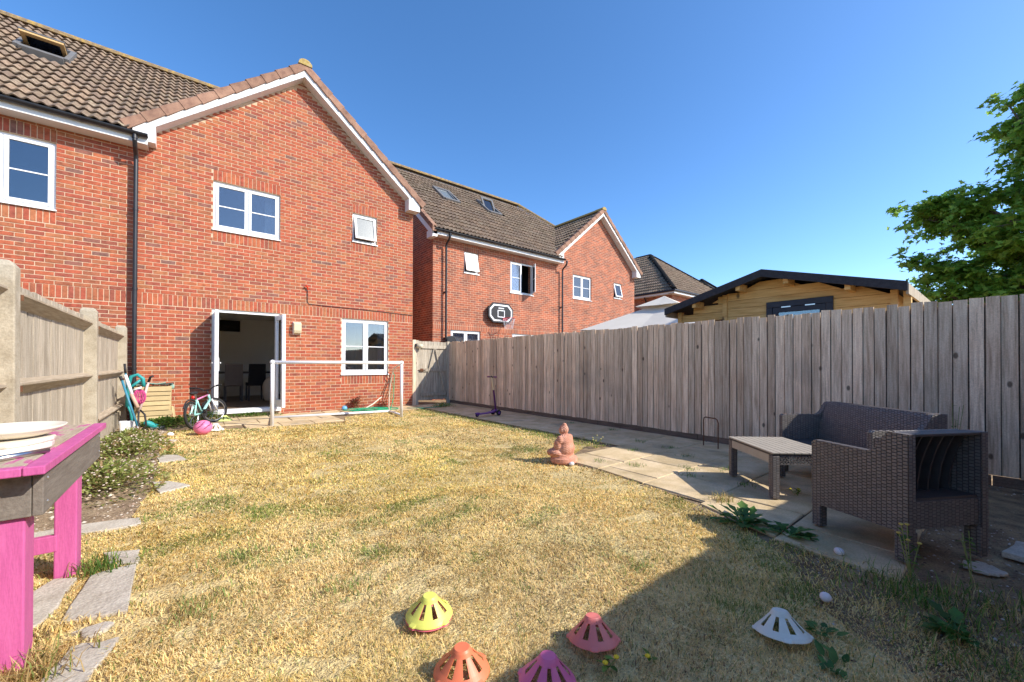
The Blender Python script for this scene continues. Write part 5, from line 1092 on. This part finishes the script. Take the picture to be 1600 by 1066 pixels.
def blades(x, y, z, h, w, tilt, az, col, name, m, parent=None, curl=1.0):
    n = len(x); ca, sa = np.cos(az), np.sin(az); px, py = -sa, ca
    t1 = tilt*.45; t2 = tilt*(1+.35*curl)
    mx = x+ca*h*.5*np.sin(t1); my = y+sa*h*.5*np.sin(t1); mz = z+h*.5*np.cos(t1)
    tx = mx+ca*h*.5*np.sin(t2); ty = my+sa*h*.5*np.sin(t2); tz = np.maximum(mz+h*.5*np.cos(t2), z+.003)
    V = np.empty((n, 5, 3)); hw = w/2
    V[:,0] = np.stack([x-px*hw, y-py*hw, z], 1); V[:,1] = np.stack([x+px*hw, y+py*hw, z], 1)
    V[:,2] = np.stack([mx+px*hw*.8, my+py*hw*.8, mz], 1); V[:,3] = np.stack([mx-px*hw*.8, my-py*hw*.8, mz], 1); V[:,4] = np.stack([tx, ty, tz], 1)
    b = np.arange(n)[:,None]*5
    return np_mesh(name, V.reshape(-1,3), b+np.array([[0,1,2,3]]), b+np.array([[3,2,4]]), col, col, m, parent)
def inpoly(x, y, poly):
    r = np.zeros(len(x), bool); n = len(poly)
    for i in range(n):
        (x0, y0), (x1, y1) = poly[i], poly[(i+1) % n]
        c = ((y0 > y) != (y1 > y)) & (x < (x1-x0)*(y-y0)/(y1-y0+1e-12)+x0); r ^= c
    return r
STRAW = np.array([(.85,.69,.33),(.90,.76,.43),(.79,.62,.27),(.80,.61,.26),(.70,.54,.24),(.88,.74,.40)]); GREEN = np.array([(.22,.29,.07),(.30,.35,.10),(.17,.25,.06),(.40,.40,.14)]); BROWN = np.array([(.22,.145,.08),(.16,.105,.065)])
def grass_field():
    # candidates by distance band, so that far blades are fewer and wider
    X = []; Y = []
    for (a, c, dens) in ((0,1.6,22000),(1.6,2.6,17000),(2.6,3.8,10500),(3.8,5.5,5600),(5.5,8,3000),(8,11.5,1700)):
        n = int(dens*5.9*10.5); x = RNG.uniform(-1.0,4.9,n); y = RNG.uniform(-.75,9.75,n); d = np.hypot(x, y); k = (d >= a) & (d < c); X.append(x[k]); Y.append(y[k])
    x = np.concatenate(X); y = np.concatenate(Y)
    k = inpoly(x, y, LAWN); strip = (x > 4.36) & (x < 4.74+.05*np.sin(y*5)) & (y > 3.55) & (y < 9.4); edge = (x > 2.9) & (x < 3.6) & (y < 3.3) & (y > .3)
    soil_zone = (x > 1.9) & (y < .98) & (x < 3.02)
    k = k | strip | (edge & (RNG.random(len(x)) < .0)) | soil_zone
    cen = (x > -.05) | (y > 2.2) | True
    x, y = x[k], y[k]; n = len(x); d = np.hypot(x, y)
    k = np.ones(n, bool)
    for pl, _ in STONES:
        cx = sum(p[0] for p in pl)/len(pl); cy = sum(p[1] for p in pl)/len(pl); k &= ~inpoly(x, y, [(cx+(p[0]-cx)*.97, cy+(p[1]-cy)*.97) for p in pl])
    bare = vnoise(x, y, .34, 5)*.5+vnoise(x, y, .10, 6)*.5
    soilf = np.clip((x-2.25)/.5, 0, 1)*np.clip((.95-y)/.4, 0, 1)          # bare soil towards the lower right corner
    k &= ~((bare < .27) & (RNG.random(n) < .8)); k &= ~(RNG.random(n) < soilf*.78)
    x, y, d, soilf = x[k], y[k], d[k], soilf[k]; n = len(x)
    g1 = vnoise(x, y, .8, 21)*.55+vnoise(x, y, .22, 22)*.45
    gz = np.exp(-(((x-.35)/.75)**2+((y-2.75)/.8)**2))*.13+np.exp(-(((x-2.8)/.5)**2+((y-.25)/.32)**2))*.26+np.clip((y-7.2)/2,0,1)*.07+np.clip((x-4.25)/.1,0,1)*.45*(y > 3.5)+np.exp(-(((x-.2)/.9)**2+((y-9.0)/.5)**2))*.25
    gp = np.clip((g1+gz-.66)/.16, 0, 1)*.62+.09
    isg = RNG.random(n) < gp; br = RNG.random(n) < (.05+.30*soilf+.10*(vnoise(x,y,.5,31) > .68))
    col = STRAW[RNG.integers(0, len(STRAW), n)]; col[br] = BROWN[RNG.integers(0, 2, br.sum())]; col[isg] = GREEN[RNG.integers(0, len(GREEN), isg.sum())]
    patch = .84+.34*vnoise(x, y, .45, 41); warm = vnoise(x, y, .7, 43)
    col = col*patch[:,None]*RNG.uniform(.78,1.18,(n,1)); col[:,2] *= .68+.34*warm; col[:,0] *= 1.05
    tall = vnoise(x, y, .16, 51)
    h = (.010+.034*RNG.random(n)**1.6)*(.55+.7*tall)*(1+.25*isg)+soilf*RNG.uniform(0,.035,n)
    longz = np.exp(-(((x+.47)/.14)**2+((y-2.35)/.28)**2)); h += longz*RNG.uniform(0,.07,n)
    h *= np.where(x > 4.38, .9, 1); h = h*(1+np.clip(d-4,0,6)*.03)
    w = np.clip(.0017*d, .0026, .013)*RNG.uniform(.7,1.25,n)
    tilt = RNG.uniform(.75,1.62,n); az = vnoise(x, y, .25, 61)*9+RNG.normal(0, 1.3, n)
    o = blades(x, y, np.full(n, -.004), h, w, tilt, az, col, 'lawn_grass', MT['grass']); tag(o, 'parched straw-coloured lawn grass with scattered green patches', 'grass', kind='stuff'); return n
NG = grass_field()
# ---- leaves
def leaf_mesh(name, P, D, Up, L, Wd, col, m, parent, shape='leaf'):
    """one flat folded leaf per point: P base, D direction, Up normal-ish, L length, Wd width"""
    n = len(P); D = D/np.linalg.norm(D, axis=1, keepdims=True); S = np.cross(D, Up); S /= np.linalg.norm(S, axis=1, keepdims=True)+1e-9; Nn = np.cross(S, D)
    if shape == 'maple': pat = [(0,0),(.18,.30),(.5,.28),(.30,.48),(.42,.72),(.16,.66),(0,1.0),(-.16,.66),(-.42,.72),(-.30,.48),(-.5,.28),(-.18,.30)]
    elif shape == 'dock': pat = [(0,0),(.10,.15),(.30,.25),(.16,.35),(.42,.5),(.2,.58),(.42,.75),(.2,.85),(0,1),(-.2,.85),(-.42,.75),(-.2,.58),(-.42,.5),(-.16,.35),(-.30,.25),(-.10,.15)]
    else: pat = [(0,0),(.5,.4),(.36,.75),(0,1),(-.36,.75),(-.5,.4)]
    m_ = len(pat); V = np.empty((n, m_+1, 3)); 
    for i, (a, b_) in enumerate(pat):
        droop = -.25*b_*b_ if shape != 'maple' else -.18*b_*b_; fold = .22*abs(a)
        V[:, i] = P+S*(a*Wd)[:,None]+D*(b_*L)[:,None]+Nn*((fold*Wd+droop*L))[:,None]
    V[:, m_] = P+D*(.5*L)[:,None]-Nn*(.05*L)[:,None]
    b = np.arange(n)[:,None]*(m_+1); tr = np.stack([np.stack([b[:,0]+m_, b[:,0]+i, b[:,0]+(i+1) % m_], 1) for i in range(m_)], 1).reshape(-1, 3)
    return np_mesh(name, V.reshape(-1,3), np.zeros((0,4), int), tr, np.zeros((0,3)), np.repeat(col, m_, axis=0), m, parent)
def rcol(n, base, v=.3): 
    c = np.array(base)[RNG.integers(0, len(base), n)]; return c*RNG.uniform(1-v, 1+v, (n,1))
def clump(label, x, y, rx, ry, h, n, L, cols, cat='plant', name='low_plant', grp=None, flower=None, z0=0, wd=.45):
    t = thing(name, label, cat, (x, y, z0), 0, grp)
    u = RNG.normal(0, .45, (n, 2)); u *= np.minimum(1, 1/np.maximum(1e-6, np.linalg.norm(u, axis=1, keepdims=True))); rr = np.linalg.norm(u, axis=1)
    top = h*np.sqrt(np.clip(1-rr**2, .02, 1))*(.75+.5*vnoise(u[:,0]*rx+x, u[:,1]*ry+y, .09, 71)); z = z0+top*RNG.random(n)**.5
    P = np.stack([x+u[:,0]*rx, y+u[:,1]*ry, z], 1); D = np.stack([u[:,0]+RNG.normal(0,.6,n), u[:,1]+RNG.normal(0,.6,n), RNG.uniform(.1,1.1,n)], 1)
    leaf_mesh('foliage', P, D, np.tile([0,0,1.], (n,1))+RNG.normal(0,.3,(n,3)), RNG.uniform(.6,1.2,n)*L, RNG.uniform(.6,1.1,n)*L*wd, rcol(n, cols), MT['leaf'], t)
    ns = max(10, n//30); b = MB()
    for i in range(ns):
        a = RNG.uniform(0, 6.28); r2 = RNG.uniform(.1,.8); b.tube([(x+.1*rx*math.cos(a), y+.1*ry*math.sin(a), z0), (x+.6*r2*rx*math.cos(a), y+.6*r2*ry*math.sin(a), z0+h*.45), (x+r2*rx*math.cos(a), y+r2*ry*math.sin(a), z0+h*.85*math.sqrt(1-r2*r2))], .003, 4)
    tag(b.build('stems', plain('stem', (.20,.17,.07), .8), t), kind='stuff')
    if flower:
        nf, fc, fs = flower; b = MB()
        for i in range(nf):
            a = RNG.uniform(0, 6.28); r2 = RNG.random()**.5*.95; hh = h*math.sqrt(max(.05,1-r2*r2)); b.ell((x+r2*rx*math.cos(a), y+r2*ry*math.sin(a), z0+hh*RNG.uniform(.85,1.15)), fs, fs, fs*.6, 6, 4)
        tag(b.build('flowers', plain('petals', fc, .8), t), kind='stuff')
    return t
OL = [(.30,.36,.10),(.38,.43,.13),(.46,.46,.18),(.24,.31,.08),(.44,.30,.16)]; GR = [(.10,.20,.03),(.16,.28,.05),(.07,.15,.025),(.22,.33,.07)]
clump('low spreading green plant with pale dead flowers, farther one in the flower bed', -.60, 7.0, .40, .85, .25, 2300, .06, OL, flower=(170,(.62,.50,.42),.010), grp='low bed plants')
clump('low spreading olive plant with pale dead flowers, nearer one in the flower bed', -.58, 5.2, .40, .60, .20, 1700, .055, OL, flower=(140,(.62,.50,.42),.009), grp='low bed plants')
clump('bright green weeds at the foot of the wooden crate', -.35, 9.55, .45, .32, .16, 1300, .06, GR, name='weed_patch')
clump('bright green weeds growing behind the bicycle wheels', .15, 10.0, .35, .28, .20, 900, .06, GR, name='weed_patch')
clump('green weeds along the foot of the door step', 1.0, 10.20, .65, .09, .075, 700, .045, GR, name='weed_patch')
clump('red-leaved weed at the foot of the wall under the window', 3.25, 10.27, .22, .08, .30, 380, .05, [(.24,.05,.04),(.33,.08,.06),(.16,.06,.03)], name='red_weed')
clump('second red-leaved weed by the goal upright', 3.95, 10.28, .20, .07, .20, 200, .045, [(.24,.05,.04),(.30,.09,.05)], name='red_weed')
clump('green weed tuft at the end of the fence path', 5.2, 9.4, .35, .25, .10, 260, .05, GR, name='weed_patch')
def rosette(label, x, y, n, L, wd, cols, name='broadleaf_weed', rise=.9, shape='dock', z0=.0, grp=None):
    t = thing(name, label, 'weed', (x, y, z0), 0, grp); az = RNG.uniform(0, 6.28, n); el = RNG.uniform(.25, rise, n)
    P = np.stack([x+RNG.normal(0,.03,n), y+RNG.normal(0,.03,n), np.full(n, z0)], 1); D = np.stack([np.cos(az)*np.cos(el), np.sin(az)*np.cos(el), np.sin(el)], 1)
    leaf_mesh('leaves', P, D, np.tile([0,0,1.], (n,1)), RNG.uniform(.6,1.1,n)*L, RNG.uniform(.7,1.1,n)*wd, rcol(n, cols, .25), MT['leaf'], t, shape); return t
WG = [(.07,.18,.04),(.10,.23,.05),(.14,.27,.07)]
rosette('leafy dark green weed at the shaded patio edge, left of its pair', 3.10, 1.19, 22, .20, .085, WG, grp='patio edge weeds'); rosette('leafy dark green weed at the patio edge nearest the armchair', 3.14, .93, 18, .17, .075, WG, grp='patio edge weeds')
rosette('green broadleaf weed in the shade at lower right corner', 2.55, .12, 16, .15, .06, WG); rosette('small dark green plantain below the white cone', 1.92, .42, 12, .07, .03, WG, shape='leaf')
rosette('small green weed tuft right of the white cone', 2.13, .52, 12, .07, .03, WG, shape='leaf')
TUFTS = ((.62,2.12,.09,'green tuft left of the yellow cone'),(.98,2.9,.08,'green tuft in mid lawn beyond the yellow cone'),(1.35,2.55,.07,'green tuft in mid lawn, right of centre'),(1.62,3.05,.06,'small green tuft nearest the statue side of mid lawn'),(.25,2.85,.1,'green tuft on the lawn right of the big stepping stone'),(.05,2.4,.1,'green tuft on the lawn nearest the bench'),(2.2,2.3,.06,'green tuft just left of the lit patio corner'),(1.0,4.2,.07,'green tuft farther up the lawn in line with the goal'),(2.6,4.9,.07,'farthest green tuft, in front of the gate'),(2.0,1.35,.07,'green tuft by the shadow edge above the white cone'),(2.25,.95,.06,'green tuft in the shade above the white stone'))
for (x, y, s, lb) in TUFTS:
    t = thing('green_tuft', lb, 'weed', (x, y, 0), 0, 'green tufts in the dry lawn'); n = 110
    blades(x+RNG.normal(0,.085,n), y+RNG.normal(0,.075,n), np.zeros(n), RNG.uniform(.5,1.1,n)*s*.62, RNG.uniform(.7,1.2,n)*.0055, RNG.uniform(.5,1.4,n), RNG.uniform(0,6.28,n), rcol(n, [(.24,.32,.09),(.32,.38,.12),(.20,.28,.07),(.55,.45,.2)], .25), 'blade_mass', MT['grass'], t)['kind'] = 'stuff'
def gtuft(label, x, y, n, h, r, cols, z0=0., name='grass_tuft', grp=None, w=.005):
    t = thing(name, label, 'grass', (x, y, z0), 0, grp)
    blades(x+RNG.normal(0,r,n), y+RNG.normal(0,r,n), np.full(n, z0), RNG.uniform(.5,1.15,n)*h, RNG.uniform(.7,1.2,n)*w, RNG.uniform(.3,1.35,n), RNG.uniform(0,6.28,n), rcol(n, cols, .3), 'blade_mass', MT['grass'], t)['kind'] = 'stuff'; return t
gtuft('long green grass tuft against the pink bench leg', -.38, 3.16, 160, .13, .05, GR+[(.45,.34,.13)]); gtuft('long straw grass at the foot of the nearest bench leg', -.46, 2.25, 220, .13, .07, [(.6,.44,.2),(.5,.36,.15),(.25,.30,.08)])
gtuft('green grass clump on the bare soil in front of the armchair', 2.82, .30, 420, .11, .12, GR+[(.5,.38,.17)], w=.004); gtuft('green grass clump at the right edge of the shaded soil', 2.98, .0, 320, .10, .13, GR+[(.45,.36,.16),(.5,.38,.17)], w=.004); gtuft('mixed grass clump at the bottom right corner', 2.42, .08, 340, .09, .16, GR+[(.5,.38,.17),(.4,.3,.14)], w=.004)
gtuft('dry grass tuft with stalks at the patio edge by the table shadow', 3.47, 1.50, 120, .11, .05, [(.62,.48,.22),(.5,.38,.16),(.22,.26,.07)])
JG = 'weeds in the paving joints'
JC = [(3.9,2.62,'nearest the statue'),(4.25,2.2,'near the table shadow tip'),(4.0,2.05,'in the sunlit patio middle'),(4.55,1.9,'beside the far table leg'),(3.75,3.0,'right of the statue plinth'),(4.6,3.1,'at the edge of the fence shadow'),(5.2,3.4,'in the shade beyond the bent rod'),(5.1,2.9,'in the shade left of the bent rod'),(5.7,4.3,'at the fence foot beyond the patio'),(5.75,5.3,'farthest along the fence foot'),(4.1,1.55,'left of the near table leg'),(4.8,2.5,'between table and bent rod')]
for (x, y, lb) in JC: gtuft('small green joint weed '+lb, x, y, 45, .05, .05, GR, z0=.01, name='joint_weed', grp=JG, w=.005)
# grass verge weeds with yellow flowers
def stalk(label, x, y, h, nb, fc, z0=0., name='flowering_weed', lean=(.05,.03), cols=GR):
    t = thing(name, label, 'weed', (x, y, z0)); b = MB(); tips = []
    for i in range(nb):
        a = RNG.uniform(0,6.28); hh = h*RNG.uniform(.6,1.05); tp = (x+lean[0]*hh*4+RNG.normal(0,.03), y+lean[1]*hh*4+RNG.normal(0,.03), z0+hh); b.tube([(x,y,z0),((x+tp[0])/2+RNG.normal(0,.012),(y+tp[1])/2,z0+hh*.55),tp], .0022, 5); tips.append(tp)
    b.build('stems', plain('weed_stem', (.25,.28,.09), .7), t); n = nb*5; P = np.array([tips[i % nb] for i in range(n)])*1.0; P[:,2] = z0+(P[:,2]-z0)*RNG.uniform(.35,.97,n); P[:,:2] = np.array([x,y])+(P[:,:2]-np.array([x,y]))*((P[:,2]-z0)/h)[:,None]
    leaf_mesh('leaves', P, np.stack([RNG.normal(0,1,n),RNG.normal(0,1,n),RNG.uniform(0,.8,n)],1), np.tile([0,0,1.],(n,1)), RNG.uniform(.02,.05,n), RNG.uniform(.01,.02,n), rcol(n, cols), MT['leaf'], t)
    if fc:
        b = MB()
        for tp in tips: b = MB(); b.ell(tp, .011, .011, .006, 8, 5); b.build('flower', plain('weed_flower', fc, .7), t)
    return t
stalk('tall weed with yellow-green heads leaning beside the armchair rear leg', 3.02, .33, .30, 5, (.55,.42,.10), lean=(.02,.01)); stalk('thin weed stalk in front of the armchair hollow back', 3.20, .12, .26, 4, None, lean=(.04,.02))
stalk('small yellow flowered weed on the lit patio corner', 4.10, 1.15, .07, 4, (.75,.60,.04)); stalk('single yellow flower in the grass between the cones', 1.22, .95, .05, 2, (.80,.55,.03)); stalk('second yellow dandelion in the straw by the coral cone', 1.40, .85, .05, 1, (.80,.55,.03))
stalk('pale dry weed stalks at the corner of the path and patio', 4.35, 3.55, .16, 6, (.6,.5,.2))
stalk('upright leafy weed growing up the fence behind the sofa', 5.85, .34, .75, 7, None, lean=(0,0), cols=WG)
# stones and litter on the soil
def pebbles(name, label, fn, n, s0, s1, cols):
    P = fn(n); n = len(P); s = RNG.uniform(s0, s1, n)*RNG.random(n)**.6+s0*.3; base = np.array([(1,0,0),(.3,.8,0),(-.7,.6,0),(-.8,-.5,0),(.2,-.9,0),(.0,.0,.7)])
    a = RNG.uniform(0,6.28,n); ca, sa = np.cos(a), np.sin(a); V = np.empty((n,6,3))
    for i, (x, y, z) in enumerate(base): V[:,i,0] = P[:,0]+s*(x*ca-y*.7*sa); V[:,i,1] = P[:,1]+s*(x*sa+y*.7*ca); V[:,i,2] = -.004+s*z
    b = np.arange(n)[:,None]*6; tr = np.concatenate([b+np.array([[i,(i+1) % 5,5]]) for i in range(5)]); c = np.tile(rcol(n, cols, .25), (5,1))
    tag(np_mesh(name, V.reshape(-1,3), np.zeros((0,4),int), tr, np.zeros((0,3)), c, plainattr, None), label, 'stones', kind='stuff')
plainattr = mat('pebble', [(.8,.8,.8),(1.1,1.1,1.1)], 40, rough=.9, attr=True, bump=.2)
pebbles('bed_pebbles', 'small pale stones scattered over the flower bed soil', lambda n: np.stack([RNG.uniform(-.92,-.3,n), RNG.uniform(3.95,9.6,n)],1), 1500, .005, .026, [(.48,.38,.28),(.62,.54,.44),(.30,.22,.15),(.40,.28,.2)])
pebbles('soil_chippings', 'pale chippings and bark on the shaded soil at lower right', lambda n: np.stack([2.0+RNG.random(n)**.8*2.5, -.7+RNG.random(n)*1.45],1), 2600, .003, .013, [(.40,.34,.28),(.55,.50,.45),(.20,.13,.09),(.13,.085,.06),(.30,.2,.14)])
pebbles('wall_chippings', 'small stones along the foot of the fence', lambda n: np.stack([RNG.uniform(5.6,6.0,n), RNG.uniform(-.5,9,n)],1), 350, .004, .018, [(.5,.45,.38),(.35,.3,.25)])
# ---- maple tree beyond the fence at the right edge
TR = thing('maple_tree', 'leafy green maple tree over the fence at the right edge', 'tree', (13.6, -1.6, 0))
base = Vector((13.6,-1.6,0)); b = MB(); b.tube([base, base+Vector((.05,.05,1.5)), base+Vector((-.05,.1,3.2)), base+Vector((-.1,.05,5.2)), base+Vector((0,0,6.6))], [.19,.165,.14,.10,.04], 12); b.build('trunk', MT['bark'], TR, smooth=True)
LIMBS = [((13.6,-1.55,1.9),(13.2,-.2,2.9),(13.0,.9,3.35),(12.9,1.5,3.45)),((13.6,-1.5,2.2),(13.3,-.1,3.4),(13.1,.9,4.3),(13.0,1.35,4.85)),((13.55,-1.5,2.5),(13.2,-.4,3.9),(13.0,.3,4.5),(12.9,.75,4.9)),((13.55,-1.5,1.7),(13.2,-.5,2.3),(13.0,.5,2.6),(12.9,1.2,2.75)),
         ((13.55,-1.5,3.2),(13.4,-.8,4.8),(13.2,-.3,5.8),(13.1,-.05,6.5)),((13.55,-1.5,3.6),(13.6,-1.0,5.6),(13.5,-.6,6.4),(13.35,-.42,7.05)),((13.55,-1.6,3.0),(14.2,-2.4,4.4),(14.6,-3.0,5.2),(14.9,-3.4,5.6)),((13.55,-1.6,2.2),(13.0,-1.8,3.0),(12.4,-2.0,3.6),(12.0,-2.1,3.9)),((13.55,-1.6,2.4),(14.4,-1.2,3.4),(15.0,-.8,4.0),(15.4,-.6,4.3)),((13.5,-1.6,3.9),(13.2,-2.2,5.4),(13.0,-2.7,6.0),(12.9,-3.0,6.5)),((13.55,-1.55,2.0),(12.9,-.9,3.0),(12.5,-.4,3.6),(12.3,.0,4.0)),((13.5,-1.6,3.0),(12.9,-1.1,4.4),(12.6,-.8,5.3),(12.5,-.6,5.9))]
LIMBS += [((13.6,-1.5,1.8),(13.3,-.4,2.6),(13.2,.2,3.0),(13.1,.75,3.2)),((13.6,-1.5,2.2),(13.4,-.6,3.2),(13.3,.0,3.7),(13.2,.5,3.95)),((13.6,-1.5,2.0),(13.4,-.9,2.8),(13.3,-.5,3.2),(13.2,-.1,3.4)),((13.6,-1.5,2.8),(13.5,-.9,4.0),(13.4,-.5,4.5),(13.3,-.1,4.8)),((13.55,-1.5,3.4),(13.5,-1.0,5.0),(13.4,-.6,5.8),(13.35,-.35,6.2)),((13.55,-1.5,3.2),(13.5,-1.0,4.5),(13.3,-.6,5.2),(13.2,-.3,5.5)),((13.55,-1.5,2.2),(13.3,-.3,3.5),(13.1,.6,4.2),(13.0,1.1,4.45)),((13.55,-1.5,1.6),(13.3,-.8,2.1),(13.1,.0,2.5),(13.0,.4,2.6)),((13.55,-1.6,4.0),(13.6,-1.4,6.0),(13.55,-1.2,6.2),(13.5,-1.0,6.8))]
LP = []; LD = []
def bez(P, t): 
    P = [Vector(p) for p in P]; 
    while len(P) > 1: P = [P[i].lerp(P[i+1], t) for i in range(len(P)-1)]
    return P[0]
for lm_ in LIMBS:
    pts = [bez(lm_, t) for t in np.linspace(0,1,9)]; b = MB(); b.tube(pts, [.075*(1-.85*t) for t in np.linspace(0,1,9)], 8); b.build('limb', MT['bark'], TR, smooth=True)
    tw = MB()
    for k in range(34):
        t = .25+.75*random.random()**.75; p = bez(lm_, min(t,1)); dv = Vector((random.gauss(0,1),random.gauss(0,1),random.gauss(.05,.55))); dv.normalize(); ln = random.uniform(.35,.85)*(1.15-.45*t)
        q = p+dv*ln*.55+Vector((0,0,.06)); e = p+dv*ln+Vector((0,0,-.05)); tw.tube([p,q,e], [.009,.006,.003], 4)
        for j in range(34):
            s = random.uniform(.25,1.02); c0 = p.lerp(q, s*2) if s < .5 else q.lerp(e, s*2-1); LP.append(c0+Vector((random.gauss(0,.07),random.gauss(0,.07),random.gauss(0,.05)))); LD.append(dv*.5+Vector((random.gauss(0,.7),random.gauss(0,.7),random.gauss(-.35,.35))))
    tag(tw.build('twigs', MT['bark'], TR), kind='stuff')
LP = np.array([tuple(p) for p in LP]); LD = np.array([tuple(p) for p in LD]); n = len(LP)
leaf_mesh('crown', LP, LD, np.tile([0,0,1.],(n,1))+RNG.normal(0,.35,(n,3)), RNG.uniform(.10,.17,n), RNG.uniform(.11,.18,n), rcol(n, [(.24,.42,.06),(.31,.51,.08),(.18,.34,.045),(.38,.56,.11)], .25), MT['leaf'], TR, 'maple')
